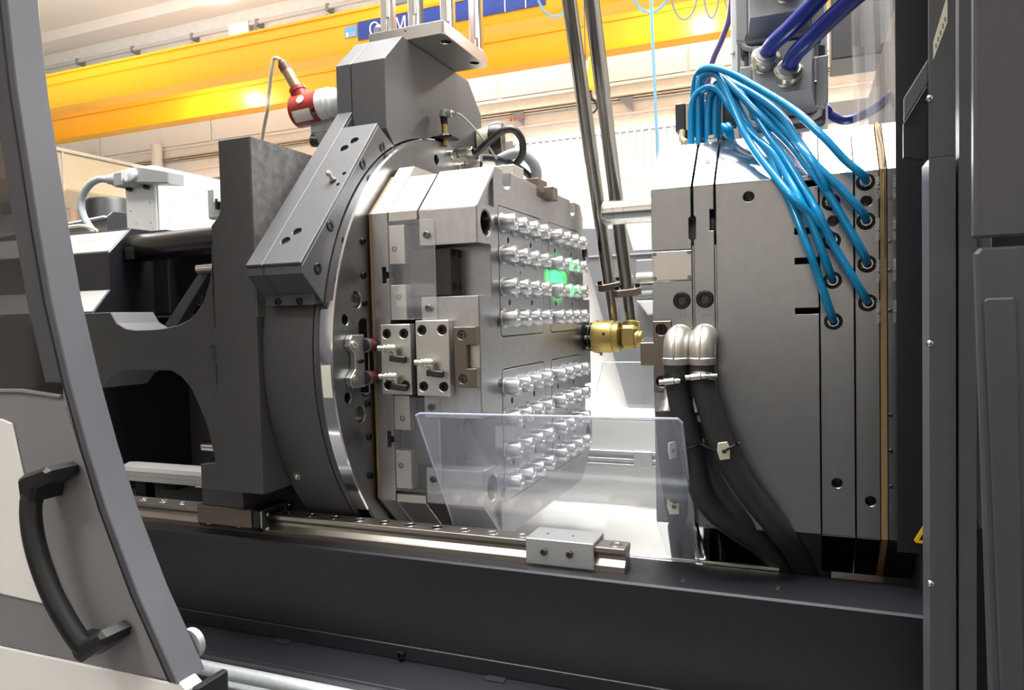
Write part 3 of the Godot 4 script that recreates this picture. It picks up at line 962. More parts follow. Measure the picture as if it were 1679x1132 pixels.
func core_plate_carrier() -> void:
	var t := thing("drive_housing", "dark grey angular housing bolted round the disc", "housing", Vector3(-0.3, 1.5, -0.26))
	var dn := Vector3(0, 0.6566, 0.7542)
	var dv := Vector3(0, 0.7542, -0.6566)
	var fr := Transform3D(Basis(Vector3.RIGHT, dv, dn), Vector3(0, 1.645, 0.238) - dn * 0.006)
	for k in 2:
		var x0 := [-0.3265, -0.362][k] as float
		var x1 := [-0.25, -0.3275][k] as float
		var top := [0.3686, 0.43][k] as float
		var tip := Vector2(0.238, 1.645) + Vector2(-0.6566, 0.7542) * top - Vector2(0.7542, 0.6566) * 0.006
		var o := [0.2345, 1.628, 0.2334, 1.641]
		o += [tip.x, tip.y]
		o += ([-0.066, 1.891] if k == 0 else [-0.1, 1.92])
		o += arc(0.4535, 63.0, 12.0, 40)
		o += [0.2, 1.597]
		put(t, "bracket", mb().prism("x", v2(o), x0, x1, 0.0012), M.anthracite)
		# the same on the far side
		var far := v2(o)
		for i in far.size():
			far[i].x = 2.0 * ZC - far[i].x
		put(t, "bracket", mb().prism("x", far, x0, x1, 0.0012), M.anthracite)
		var m := mb()
		m.xf = fr
		var hs := []
		if k == 0:
			for s in [[0.065, 0.0, 0.0], [0.31, 0.0, 0.0]]:
				for q in [[-0.0135, -0.008], [0.0135, 0.008]]:
					hs.append({"p": ellipse(Vector2(-0.3 + (0.012 if s[0] > 0.2 else 0.0) + q[0] * 0.5, s[0] + q[1] * 1.3), 0.0085, 0.0085), "d": 0.0058})
			hs.append({"c": Vector2(-0.262, 0.192), "r": 0.0035, "d": 0.005})
			hs.append({"c": Vector2(-0.262, 0.222), "r": 0.004, "d": 0.005})
		m.prism("z", MB.rect(x0, 0.0, x1, top), 0.0, 0.006, 0.0012, hs)
		put(t, "sloped_face", m, M.anthracite)
	put(t, "grease_nipple", mb().lathe(Vector3(-0.277, 1.645, 0.238) + dv * 0.205, dn + Vector3(-0.5, 0.6, 0), [Vector2(0, 0.0065), Vector2(0.004, 0.0065), Vector2(0.004, 0.0035), Vector2(0.011, 0.0035), Vector2(0.012, 0.0055), Vector2(0.016, 0.005), Vector2(0.019, 0.002), Vector2(0.019, 0)], 14), M.zinc)
	for p in [[1.88, -0.02], [1.835, 0.049], [1.712, 0.155], [1.638, 0.193]]:
		var dir := Vector2(p[1] - ZC, p[0] - YC).normalized()
		put(t, "counterbore", mb().lathe(Vector3(-0.2502, p[0], p[1]), Vector3.RIGHT, [Vector2(0, 0.0108), Vector2(0.0007, 0.0105), Vector2(0.0007, 0.0098), Vector2(0, 0.0096)], 22), M.bolt_black)
		screw(t, Vector3(-0.2525, p[0], p[1]), Vector3.RIGHT, 0.0093, 0.004, M.bolt_black, "bolt", dir.x * 3.0)
	put(t, "underside_plate", mb().prism("x", v2([0.2, 1.596, 0.199, 1.578, 0.184, 1.580, 0.182, 1.596]), -0.356, -0.256, 0.0008), M.anthracite)
	for x in [-0.328, -0.284]:
		screw(t, Vector3(x, 1.585, 0.1985), Vector3(0, -0.25, 1), 0.006, 0.004, M.bolt_black)
	# the block on top
	var up := thing("chamfered_housing", "dark grey chamfered housing block under the aluminium plate", "housing", Vector3(-0.3, 1.9, -0.26))
	for k in 2:
		var x0 := [-0.3265, -0.362][k] as float
		var x1 := [-0.25, -0.328][k] as float
		var o := [-0.037, 1.921, -0.037, 2.054, -0.108, 2.12, -0.419, 2.12, -0.49, 2.054, -0.49, 1.905]
		o += arc(0.454, 116.0, 64.0, 40)
		put(up, "housing_block", mb().prism("x", v2(o), x0, x1, 0.0012), M.anthracite)
	put(up, "flush_plug", mb().lathe(Vector3(-0.25, 1.99, -0.19), Vector3.RIGHT, [Vector2(0, 0.008), Vector2(0.0008, 0.0075), Vector2(0.0003, 0.006), Vector2(0.0008, 0.003), Vector2(0.0008, 0)], 18), M.anthracite)

func ellipse(c: Vector2, a: float, b: float) -> PackedVector2Array:
	var o := PackedVector2Array()
	for i in 20:
		o.append(c + Vector2(a * cos(TAU * i / 20), b * sin(TAU * i / 20)))
	return o

func top_bracket() -> void:
	var t := thing("mounting_plate", "flat aluminium mounting plate on top of the dark housing", "plate", Vector3(-0.25, 2.12, -0.24))
	var y := 2.1202
	var holes := []
	for z in [-0.175, -0.315]:
		holes.append({"c": Vector2(-0.186, z), "r": 0.011, "d": 0.014, "n": 22})
	put(t, "plate_body", mb().prism("y", MB.rect(-0.345, -0.352, -0.168, -0.131, 0.006, 4), y, y + 0.027, 0.001, holes, -1), M.plate_aluminium)
	for z in [-0.175, -0.315]:
		screw(t, Vector3(-0.186, y + 0.014, z), Vector3.DOWN, 0.0085, 0.009, M.bolt_black)
	put(t, "pin_hole", mb().lathe(Vector3(-0.255, 2.1385, -0.131), Vector3.BACK, [Vector2(0, 0.002), Vector2(0.0002, 0.0018), Vector2(0.0002, 0)], 10), M.bolt_black)
	var posts := [[-0.313, -0.16, "nearest the round cap"], [-0.247, -0.16, "second from the round cap"], [-0.2, -0.215, "at the plate's outer front corner"], [-0.183, -0.322, "at the plate's back corner"]]
	for p in posts:
		var x: float = p[0]
		var z: float = p[1]
		var q := thing("steel_post", "bright steel post on the mounting plate, " + p[2], "post", Vector3(x, y + 0.027, z), "steel posts on the mounting plate")
		var c := v2([x - 0.014, z + 0.006, x - 0.008, z + 0.014, x + 0.003, z + 0.014, x + 0.005, z + 0.009, x + 0.009, z + 0.009, x + 0.011, z + 0.004, x + 0.014, z + 0.002, x + 0.014, z - 0.01, x + 0.008, z - 0.014, x - 0.008, z - 0.014, x - 0.014, z - 0.008])
		put(q, "post_profile", mb().prism("y", c, y + 0.03, 2.75, 0.0008), M.polished)
		put(q, "post_foot", mb().prism("y", MB.inset(MB.ccw(c), 0.001), y + 0.027, y + 0.03, 0.0005), M.steel)
		put(q, "key_strip", mb().box(x + 0.004, y + 0.04 + 0.02 * absf(x) / 0.3, z + 0.009, x + 0.011, 2.75, z + 0.0145, 0.0008), M.aluminium)
	var c := thing("round_cap", "grey ribbed cable cap beside the posts on the mounting plate", "cap", Vector3(-0.332, y + 0.027, -0.17))
	put(c, "cap_body", mb().lathe(Vector3(-0.333, y + 0.027, -0.16), Vector3.UP, [Vector2(0, 0.0125), Vector2(0.018, 0.0125), Vector2(0.025, 0.009), Vector2(0.025, 0)], 12, 0.9), M.connector_grey)
	put(c, "cap_collar", mb().lathe(Vector3(-0.333, y + 0.027, -0.16), Vector3.UP, [Vector2(0, 0.0145), Vector2(0.003, 0.0145), Vector2(0.003, 0.01)], 20), M.zinc)

# ---------------------------------------------------------------- moving mould half
func octagon(zf: float, inn := 0.0) -> Array:
	var b := 2.0 * ZC
	return [zf, 1.225 + inn, zf, 1.74 - inn, zf - 0.082, 1.82 - inn, b - zf + 0.082, 1.82 - inn, b - zf, 1.74 - inn, b - zf, 1.225 + inn, b - zf + 0.082, 1.145 + inn, zf - 0.082, 1.145 + inn]

func moving_mould() -> void:
	var t := thing("core_mould_half", "moving steel mould half with rows of bright cores", "mould", Vector3(-0.12, 1.145, ZC))
	put(t, "insulation_strip", mb().prism("x", v2(octagon(0.0695)), -0.2275, -0.2222, 0.0006), M.insulation, "thin tan insulation board")
	put(t, "joint_plate", mb().prism("x", v2(octagon(0.066)), -0.2309, -0.2276, 0.0004), M.dull_steel)
	# clamp plate: the front edge with its T slots is a slab of its own outline
	var body := octagon(0.07)
	body[0] = 0.045; body[2] = 0.045
	put(t, "clamp_plate", mb().prism("x", v2([-0.0199, 1.225, -0.0199, 1.7395, 0.07, 1.7395, 0.07, 1.74, -0.033, 1.84, -0.494, 1.84, -0.597, 1.74, -0.597, 1.225, -0.515, 1.145, -0.012, 1.145, 0.07, 1.224, 0.07, 1.225]), -0.222, -0.189, 0.0006), M.steel)
	var o := [-0.2215, 1.2251, -0.1895, 1.2251]
	for y in [1.334, 1.629]:
		o += [-0.1895, y - 0.006, -0.195, y - 0.006, -0.195, y - 0.015, -0.204, y - 0.015, -0.204, y + 0.015, -0.195, y + 0.015, -0.195, y + 0.006, -0.1895, y + 0.006]
	o += [-0.1895, 1.7394, -0.2215, 1.7394]
	put(t, "clamp_plate_edge", mb().prism("z", v2(o), -0.0198, 0.07, 0.0006), M.ground_steel)
	# ejector box: top and bottom strips, dark inside, guide strips on the front
	put(t, "ejector_strip", mb().prism("x", v2([0.07, 1.724, 0.07, 1.74, -0.009, 1.816, -0.518, 1.816, -0.597, 1.74, -0.597, 1.724]), -0.187, -0.1295, 0.0007), M.steel)
	put(t, "ejector_strip", mb().prism("x", v2([0.07, 1.236, 0.07, 1.222, -0.012, 1.145, -0.515, 1.145, -0.597, 1.222, -0.597, 1.236]), -0.187, -0.1275, 0.0007), M.steel)
	put(t, "strip_groove", mb().box(-0.1275, 1.236, -0.58, -0.124, 1.738, 0.02, 0.0004), M.dull_steel)
	put(t, "ejector_box", mb().box(-0.1885, 1.24, -0.59, -0.128, 1.722, 0.03, 0.001), M.dark_steel)
	for s in [1, -1]:
		var f := func(y: float) -> float: return y if s > 0 else 2.0 * 1.4815 - y
		for q in [[-0.187, 1.648, -0.1555, 1.7165, 0.07, "guide_strip", "steel"], [-0.187, 1.549, -0.1555, 1.611, 0.07, "guide_strip", "steel"], [-0.1555, 1.548, -0.126, 1.7165, 0.046, "spacer_plate", "dark_steel"], [-0.155, 1.590, -0.0735, 1.672, 0.055, "slide_plate", "dull_steel"]]:
			var ya: float = f.call(q[1])
			var yb: float = f.call(q[3])
			put(t, q[5], mb().box(q[0], minf(ya, yb), 0.0, q[2], maxf(ya, yb), q[4], 0.0008), M[q[6]])
		put(t, "dark_insert", mb().box(-0.1865, minf(f.call(1.612), f.call(1.647)), 0.0, -0.1555, maxf(f.call(1.612), f.call(1.647)), 0.052, 0.0006), M.dark_steel)
		for p in [[-0.176, 1.675], [-0.170, 1.59]]:
			screw(t, Vector3(p[0], f.call(p[1]), 0.0705), Vector3.BACK, 0.0052, 0.0012, M.bolt_steel, "flush_screw", p[1] * 9)
		for y in [1.664, 1.606]:
			for z in [0.042, 0.016]:
				screw(t, Vector3(-0.0735, f.call(y), z), Vector3.RIGHT, 0.0068, 0.0015, M.bolt_black, "side_bolt", y * 7)
		for y in [1.695, 1.568]:
			var yy: float = f.call(y)
			screw(t, Vector3(-0.109, yy, 0.07), Vector3.BACK, 0.0062, 0.0075, M.bolt_steel, "standoff_screw", y)
	# cavity plate with its cut-outs
	var out := [0.016, 1.588, 0.07, 1.588, 0.07, 1.376, 0.016, 1.376, 0.016, 1.287, 0.07, 1.287, 0.07, 1.224, -0.012, 1.145, -0.515, 1.145, -0.59, 1.21, -0.612, 1.232, -0.612, 1.287, -0.556, 1.287, -0.556, 1.376, -0.61, 1.376, -0.61, 1.588, -0.556, 1.588, -0.556, 1.681, -0.612, 1.681, -0.612, 1.72, -0.565, 1.745, -0.565, 1.79, -0.54, 1.82]
	out += notch(-0.478)
	out += [-0.318, 1.82, -0.318, 1.797, -0.23, 1.797, -0.23, 1.82]
	out += notch(-0.066)
	out += [-0.012, 1.82, 0.07, 1.74, 0.07, 1.677, 0.016, 1.677]
	var pans := [[-0.020, -0.256, 1.513, 1.753], [-0.297, -0.522, 1.513, 1.753], [-0.020, -0.256, 1.2095, 1.4545], [-0.297, -0.522, 1.2095, 1.4545]]
	var hs := []
	for p in pans:
		hs.append({"p": panel_outline(p, 0.0), "d": 0.036, "hc": 0.0006})
	for z in [0.033, -0.576]:
		for y in [1.714, 1.25]:
			hs.append({"c": Vector2(z, y - (0.008 if z < 0.0 and y > 1.5 else 0.0)), "r": 0.0225, "d": 0.105, "n": 32, "hc": 0.0018})
	hs.append({"p": v2([0.052, 1.746, -0.003, 1.80, -0.003, 1.746]), "d": 0.006, "hc": 0.001})
	hs.append({"p": v2([0.052, 1.218, -0.003, 1.164, -0.003, 1.218]), "d": 0.006, "hc": 0.001})
	put(t, "cavity_plate", mb().prism("x", v2(out), -0.125, -0.014, 0.001, hs), M.mould_face)
	put(t, "ground_face", mb().box(-0.1245, 1.6772, 0.0695, -0.0155, 1.7385, 0.0708, 0.0003), M.ground_steel)
	put(t, "ground_face", mb().box(-0.1245, 1.377, 0.0695, -0.0155, 1.587, 0.0708, 0.0003), M.ground_steel)
	put(t, "ground_face", mb().box(-0.1245, 1.2255, 0.0695, -0.0155, 1.286, 0.0708, 0.0003), M.ground_steel)
	for z in [0.033, -0.576]:
		for y in [1.714, 1.25]:
			put(t, "guide_bush", mb().lathe(Vector3(-0.0205, y - (0.008 if z < 0.0 and y > 1.5 else 0.0), z), Vector3.RIGHT, [Vector2(-0.05, 0.0198), Vector2(0.004, 0.0198), Vector2(0.0055, 0.0205), Vector2(0.0055, 0.0222)], 32), M.oiled_steel)
	# four core panels
	for p in pans:
		var ph := []
		var zc: float = (p[0] + p[1]) / 2
		var near: bool = p[0] > -0.1
		var cols := [-0.0365, -0.0968, -0.157, -0.2173] if near else [-0.3097, -0.37, -0.4303, -0.4905]
		var y0 := 1.7213 if p[2] > 1.5 else 1.4213
		for c in [[0, 1], [2, 3]]:
			var z: float = (cols[c[0]] + cols[c[1]]) / 2
			for r in [0.5, 2.5]:
				ph.append({"p": ellipse(Vector2(z, y0 - r * 0.058), 0.0052, 0.0062), "d": 0.009, "hc": 0.0006})
		ph.append({"c": Vector2((cols[1] + cols[2]) / 2, y0 - 0.087), "r": 0.003, "d": 0.008, "hc": 0.0004, "n": 12})
		put(t, "core_panel", mb().prism("x", panel_outline(p, 0.002), -0.0498, -0.0136, 0.0007, ph), M.panel_steel)
		var up: bool = p[2] > 1.5
		for y in ([1.728, 1.545] if up else [1.435, 1.235]):
			if near:
				put(t, "edge_pin", mb().lathe(Vector3(-0.0165, y - 0.005, -0.0125), Vector3.RIGHT, [Vector2(0, 0.0085), Vector2(0.0028, 0.0085), Vector2(0.0033, 0.008), Vector2(0.0033, 0)], 18), M.dull_steel)
	# sixty-four cores
	var body_m := mb().lathe(Vector3.ZERO, Vector3.RIGHT, [Vector2(0, 0.0168), Vector2(0.0035, 0.0168), Vector2(0.004, 0.0155), Vector2(0.0065, 0.0155), Vector2(0.0068, 0.0152), Vector2(0.0278, 0.0152), Vector2(0.0284, 0.0148), Vector2(0.0286, 0.0138)], 28).mesh()
	var tip := mb().lathe(Vector3.ZERO, Vector3.RIGHT, [Vector2(0.0286, 0.0138), Vector2(0.0278, 0.0125), Vector2(0.0278, 0.0118), Vector2(0.0292, 0.0112), Vector2(0.0292, 0.0046), Vector2(0.0275, 0.0040), Vector2(0.0283, 0.0026), Vector2(0.0283, 0)], 28)
	for k in 6:
		tip.xf = Transform3D(Basis(Vector3.RIGHT, TAU * k / 6 + 0.3), Vector3.ZERO)
		tip.box(0.0288, -0.0008, 0.0045, 0.0298, 0.0008, 0.0115, 0.0004)
	var tip_m := tip.mesh()
	var ring_m := mb().lathe(Vector3.ZERO, Vector3.RIGHT, [Vector2(0.0008, 0.0155), Vector2(0.0008, 0.0185), Vector2(0.0014, 0.019), Vector2(0.0024, 0.0185), Vector2(0.0028, 0.0168)], 28).mesh()
	for r in 8:
		var y := (1.7213 - 0.058 * r) if r < 4 else (1.4213 - 0.058 * (r - 4))
		for c in 8:
			var z := (-0.0365 - 0.06026 * c) if c < 4 else (-0.3097 - 0.06026 * (c - 4))
			var at := Transform3D(Basis.IDENTITY, Vector3(-0.0136, y, z))
			var q := set_at(t, "core", body_m, M.core_steel, at)
			set_at(q, "core_tip", tip_m, M.core_steel, at)
			set_at(q, "neck_ring", ring_m, M.core_ring, at)
	# blocks in the slot on top, and the row of pipe stubs at the back
	put(t, "latch_block", mb().box(-0.06, 1.797, -0.268, -0.02, 1.822, -0.232, 0.001), M.burnt_steel)
	put(t, "latch_block", mb().box(-0.075, 1.80, -0.345, -0.03, 1.846, -0.285, 0.001), M.burnt_steel)
	put(t, "latch_block", mb().box(-0.017, 1.797, -0.316, 0.004, 1.824, -0.282, 0.001), M.burnt_steel)
	put(t, "manifold_block", mb().box(-0.115, 1.82, -0.24, -0.045, 1.858, -0.185, 0.0015), M.steel)
	for z in [-0.06, -0.1]:
		put(t, "pipe_stub", mb().lathe(Vector3(-0.175, 1.80 + 0.01, z), Vector3(0.2, 0.6, 0.4), [Vector2(0, 0.008), Vector2(0.012, 0.008), Vector2(0.013, 0.007), Vector2(0.013, 0)], 14), M.dull_steel)
	# valve plates with their nipples
	for q in [[-0.198, -0.1385, 1.418, 1.5415, 0], [-0.1275, -0.0635, 1.4165, 1.547, 1]]:
		var vp := put(t, "valve_plate", mb().prism("z", MB.rect(q[0], q[2], q[1], q[3], 0.0015, 2), 0.0712, 0.0905, 0.0012, corner_holes(q)), M.steel)
		for x in [q[0] + 0.0125, q[1] - 0.0125]:
			for y in [q[2] + 0.0165, q[3] - 0.0165]:
				screw(vp, Vector3(x, y, 0.0842), Vector3.BACK, 0.0078, 0.0058, M.bolt_black, "bolt", x * 31)
		for p in ([[-0.166, 1.5, 0], [-0.165, 1.451, 1]] if q[4] == 0 else [[-0.094, 1.475, 0]]):
			var c := Vector3(p[0], p[1], 0.0905)
			put(vp, "nipple_elbow", mb().lathe(c, Vector3(0.08, 0, 1), [Vector2(0, 0.0062), Vector2(0.008, 0.0062), Vector2(0.008, 0.0075), Vector2(0.016, 0.0075), Vector2(0.018, 0.005), Vector2(0.018, 0)], 8, 0.98), M.zinc)
			put(vp, "hose_nipple", mb().lathe(c + Vector3(0.004, 0.0, 0.012), Vector3(-1, 0.02, 0.3), [Vector2(0, 0.0068), Vector2(0.007, 0.0068), Vector2(0.007, 0.008), Vector2(0.012, 0.008), Vector2(0.0125, 0.0055), Vector2(0.015, 0.0055), Vector2(0.0155, 0.0068), Vector2(0.019, 0.0068), Vector2(0.0195, 0.0042), Vector2(0.024, 0.0042), Vector2(0.0245, 0.0058), Vector2(0.030, 0.0052), Vector2(0.030, 0.003), Vector2(0.022, 0.0028), Vector2(0.022, 0)], 18), M.zinc)
			put(vp, "valve_stem", mb().lathe(c + Vector3(0.003, -0.002, 0.012), Vector3.DOWN, [Vector2(0, 0.0045), Vector2(0.0125, 0.0045)], 12), M.zinc)
			var h := mb()
			h.prism("y", v2([-0.0045, -0.006, 0.006, -0.005, 0.0235, -0.0035, 0.0235, 0.004, 0.006, 0.006, -0.0045, 0.006]), -0.004, 0.004, 0.0008)
			var hm := mb()
			hm.xf = Transform3D(Basis(Vector3.BACK, -0.12), c + Vector3(0.001, -0.0175, 0.012))
			hm.prism("y", v2([-0.0055, -0.006, 0.006, -0.006, 0.0235, -0.004, 0.0235, 0.004, 0.006, 0.006, -0.0055, 0.006]), -0.0055, 0.0055, 0.0012)
			put(vp, "lever", hm, M.valve_black, "small black lever")
	# latch plate with its square notch
	var lp := put(t, "latch_plate", mb().prism("z", v2([-0.056, 1.4315, -0.015, 1.4315, -0.015, 1.464, -0.033, 1.464, -0.033, 1.504, -0.015, 1.504, -0.015, 1.5345, -0.056, 1.5345]), 0.0709, 0.0865, 0.001, [{"c": Vector2(-0.041, 1.521), "r": 0.0078, "d": 0.008}, {"c": Vector2(-0.041, 1.446), "r": 0.0078, "d": 0.008}]), M.burnt_steel)
	for y in [1.521, 1.446]:
		screw(lp, Vector3(-0.041, y, 0.079), Vector3.BACK, 0.0068, 0.0065, M.bolt_steel)
	put(lp, "notch_face", mb().box(-0.0325, 1.4645, 0.0708, -0.0152, 1.5035, 0.0735, 0.0004), M.steel)
	# clear covers over the guide strips
	for k in 2:
		var y0 := [1.5495, 1.243][k] as float
		var y1 := [1.722, 1.412][k] as float
		var g := thing("clear_cover", ["clear acrylic cover screwed over the upper guide strips", "clear acrylic cover screwed over the lower guide strips"][k], "cover", Vector3(-0.14, y0, 0.0745))
		put(g, "cover_sheet", mb().box(-0.186, y0, 0.0725, -0.094, y1, 0.0765, 0.0012), M.acrylic_thin)
		put(g, "cover_rim", mb().box(-0.0944, y0, 0.0725, -0.0934, y1, 0.0766, 0.0002), M.acrylic_rim)

func corner_holes(q: Array) -> Array:
	var o := []
	for x in [q[0] + 0.0125, q[1] - 0.0125]:
		for y in [q[2] + 0.0165, q[3] - 0.0165]:
			o.append({"c": Vector2(x, y), "r": 0.0088, "d": 0.0065, "hc": 0.0008, "n": 22})
	return o

func notch(z: float) -> Array:
	var o := []
	for k in 9:
		var a := PI * k / 8
		o += [z - 0.019 * cos(a), 1.80 + (0.02 if k == 0 or k == 8 else 0.0) - 0.014 * sin(a)]
	return o

func panel_outline(p: Array, shrink: float) -> PackedVector2Array:
	var z0: float = p[1]
	var z1: float = p[0]
	var y0: float = p[2]
	var y1: float = p[3]
	var c := 0.012
	var o := PackedVector2Array()
	for q in [[z1 - c, y0 + c, -PI / 2], [z1 - c, y1 - c, 0.0], [z0 + c, y1 - c, PI / 2], [z0 + c, y0 + c, PI]]:
		for i in 5:
			o.append(Vector2(q[0], q[1]) + Vector2.from_angle(q[2] + PI / 8 * i) * c)
	return MB.inset(MB.ccw(o), shrink) if shrink > 0.0 else o

# ---------------------------------------------------------------- fixed mould half
func fixed_plate(t: Node3D, called: String, x0: float, x1: float, y0: float, y1: float, front: Array, holes: Array, m: Material) -> void:
	# a plate with chamfered top and bottom, and a front slab that carries its slots and holes
	if y1 > 1.73:
		put(t, called, mb().prism("x", v2([-0.0199, 1.2247, -0.0199, 1.7385, 0.07, 1.7385, 0.07, 1.74, -0.012, 1.82, -0.515, 1.82, -0.597, 1.74, -0.597, 1.225, -0.515, 1.145, -0.012, 1.145, 0.07, 1.224, 0.07, 1.2247]), x0, x1, 0.0007), M.polished)
	if front.is_empty():
		front = [x0 + 0.0003, y0 + 0.0002, x1 - 0.0003, y0 + 0.0002, x1 - 0.0003, minf(y1, 1.7383), x0 + 0.0003, minf(y1, 1.7383)]
	put(t, "plate_face", mb().prism("z", v2(front), -0.0198, 0.07, 0.0006, holes), m)

func fixed_mould() -> void:
	var t := thing("cavity_mould_half", "fixed steel mould half with blue air tubes and grey water hoses", "mould", Vector3(0.45, 1.145, ZC))
	# first plate, in stacked blocks
	put(t, "mould_plate", mb().prism("x", v2([-0.0199, 1.2247, -0.0199, 1.7385, 0.07, 1.7385, 0.07, 1.74, -0.012, 1.82, -0.515, 1.82, -0.597, 1.74, -0.597, 1.225, -0.515, 1.145, -0.012, 1.145, 0.07, 1.224, 0.07, 1.2247]), 0.28, 0.3405, 0.0007), M.polished)
	for x in [0.342, 0.375]:
		put(t, "seam_strip", mb().box(x - 0.0015, 1.226, 0.02, x + 0.0012, 1.65, 0.0665, 0.0003), M.fixed_steel)
	put(t, "plate_block", mb().prism("z", v2([0.28, 1.6455, 0.34, 1.6455, 0.34, 1.658, 0.3365, 1.661, 0.3365, 1.692, 0.34, 1.695, 0.34, 1.7383, 0.28, 1.7383]), -0.0198, 0.07, 0.0006), M.fixed_steel)
	var pl := put(t, "cover_plate", mb().box(0.2805, 1.5995, 0.05, 0.3402, 1.6440, 0.0705, 0.0008), M.steel)
	for x in [0.2845, 0.3365]:
		for y in [1.603, 1.6405]:
			screw(pl, Vector3(x, y, 0.0705), Vector3.BACK, 0.0026, 0.001, M.bolt_black, "small_screw")
	put(t, "plate_block", mb().prism("z", v2([0.3085, 1.225, 0.3402, 1.225, 0.3402, 1.598, 0.28, 1.598, 0.28, 1.5385, 0.3085, 1.5385]), -0.0198, 0.07, 0.0006, [{"c": Vector2(0.3245, 1.568), "r": 0.0126, "d": 0.012, "n": 26}]), M.fixed_steel)
	put(t, "foot_block", mb().box(0.28, 1.2255, -0.0198, 0.308, 1.4275, 0.069, 0.0007), M.fixed_steel)
	# brown latch with a tongue towards the other half
	var lt := put(t, "latch_plate", mb().prism("z", v2([0.28, 1.4285, 0.308, 1.4285, 0.308, 1.5375, 0.28, 1.5375, 0.28, 1.5045, 0.260, 1.5045, 0.260, 1.4685, 0.28, 1.4685]), 0.055, 0.0715, 0.001, [{"c": Vector2(0.2925, 1.524), "r": 0.0088, "d": 0.008, "n": 22}, {"c": Vector2(0.2925, 1.444), "r": 0.0088, "d": 0.008, "n": 22}]), M.burnt_steel)
	for y in [1.524, 1.444]:
		screw(lt, Vector3(0.2925, y, 0.0636), Vector3.BACK, 0.0076, 0.007, M.bolt_black)
	for p in [[0.3245, 1.568], [0.3588, 1.569]]:
		var x: float = p[0]
		put(t, "grommet", mb().lathe(Vector3(x, p[1], 0.0705), Vector3.BACK, [Vector2(-0.004, 0.0124), Vector2(0.0006, 0.0124), Vector2(0.0012, 0.0117), Vector2(0.0012, 0.0072), Vector2(0.0006, 0.0067), Vector2(-0.004, 0.0067)], 28), M.bolt_black, "black ring plug")
		put(t, "plug_centre", mb().lathe(Vector3(x, p[1], 0.0665), Vector3.BACK, [Vector2(0, 0.0066), Vector2(0.003, 0.0062), Vector2(0.003, 0)], 22), M.dull_steel)
	# second plate
	fixed_plate(t, "mould_plate", 0.3435, 0.3735, 1.225, 1.74, [0.3437, 1.225, 0.3733, 1.225, 0.3733, 1.671, 0.3675, 1.671, 0.3675, 1.703, 0.3733, 1.703, 0.3733, 1.7383, 0.3437, 1.7383, 0.3437, 1.6955, 0.347, 1.6925, 0.347, 1.661, 0.3437, 1.658], [{"c": Vector2(0.3588, 1.569), "r": 0.0126, "d": 0.012, "n": 26}], M.fixed_steel)
	put(t, "slot_insert", mb().box(0.3685, 1.674, 0.05, 0.3730, 1.690, 0.0625, 0.0005), M.dull_steel)
	put(t, "flush_screw", mb().lathe(Vector3(0.3605, 1.7825, 0.027), Vector3(0, 0.71, 0.70), [Vector2(0, 0.0048), Vector2(0.0008, 0.0044), Vector2(0.0008, 0.0028), Vector2(-0.001, 0.0024), Vector2(-0.001, 0)], 16), M.brass)
	# big middle plate with slots along its far edge
	var o := [0.3765, 1.225, 0.517, 1.225]
	for y in [1.5475, 1.6195, 1.662, 1.7285]:
		var ya: float = y
		o += [0.517, ya - 0.0045, 0.4855, ya - 0.0045, 0.4855, ya + 0.0045, 0.517, ya + 0.0045]
	o += [0.517, 1.7383, 0.3765, 1.7383]
	put(t, "plate_cap", mb().prism("x", v2([-0.0199, 1.7387, 0.07, 1.7387, 0.07, 1.74, -0.012, 1.82, -0.515, 1.82, -0.597, 1.74, -0.597, 1.7387]), 0.4842, 0.5172, 0.0007), M.polished)
	put(t, "plate_rib", mb().box(0.4842, 1.146, -0.597, 0.5172, 1.7385, -0.30, 0.0007), M.fixed_steel)
	fixed_plate(t, "mould_plate", 0.3762, 0.484, 1.225, 1.74, o, [{"c": Vector2(0.4232, 1.717), "r": 0.0075, "d": 0.085, "hc": 0.001}], M.fixed_steel)
	var ends := [[0.5775, 1.7245], [0.578, 1.6705], [0.579, 1.611], [0.5797, 1.557], [0.5335, 1.7005], [0.534, 1.646], [0.535, 1.590], [0.5355, 1.532]]
	var ha := [{"c": Vector2(0.5365, 1.6735), "r": 0.0075, "d": 0.085, "hc": 0.001}, {"c": Vector2(0.539, 1.301), "r": 0.007, "d": 0.08, "hc": 0.001}]
	var hb := [{"c": Vector2(0.579, 1.698), "r": 0.0072, "d": 0.085, "hc": 0.001}, {"c": Vector2(0.582, 1.278), "r": 0.007, "d": 0.08, "hc": 0.001}]
	for k in 8:
		(hb if k < 4 else ha).append({"c": Vector2(ends[k][0], ends[k][1]), "r": 0.0119, "d": 0.01, "hc": 0.0006, "n": 24})
	fixed_plate(t, "mould_plate", 0.5185, 0.5625, 1.225, 1.74, [], ha, M.fixed_steel)
	fixed_plate(t, "mould_plate", 0.5638, 0.5945, 1.225, 1.74, [], hb, M.fixed_steel)
	for k in 8:
		var c := Vector3(ends[k][0], ends[k][1], 0.0605)
		put(t, "socket_washer", mb().lathe(c, Vector3.BACK, [Vector2(0, 0.0114), Vector2(0.0078, 0.0114), Vector2(0.0083, 0.0108), Vector2(0.0083, 0.0085), Vector2(0.004, 0.008)], 26), M.dark_steel)
		put(t, "tube_collar", mb().lathe(c, Vector3.BACK, [Vector2(0.002, 0.0082), Vector2(0.015, 0.0082), Vector2(0.0162, 0.0074), Vector2(0.0162, 0.006)], 8, 0.99), M.zinc)
	# insulation and backing
	put(t, "insulation_board", mb().prism("x", v2(octagon(0.0715)), 0.5955, 0.6035, 0.0006), M.insulation, "tan insulation board")
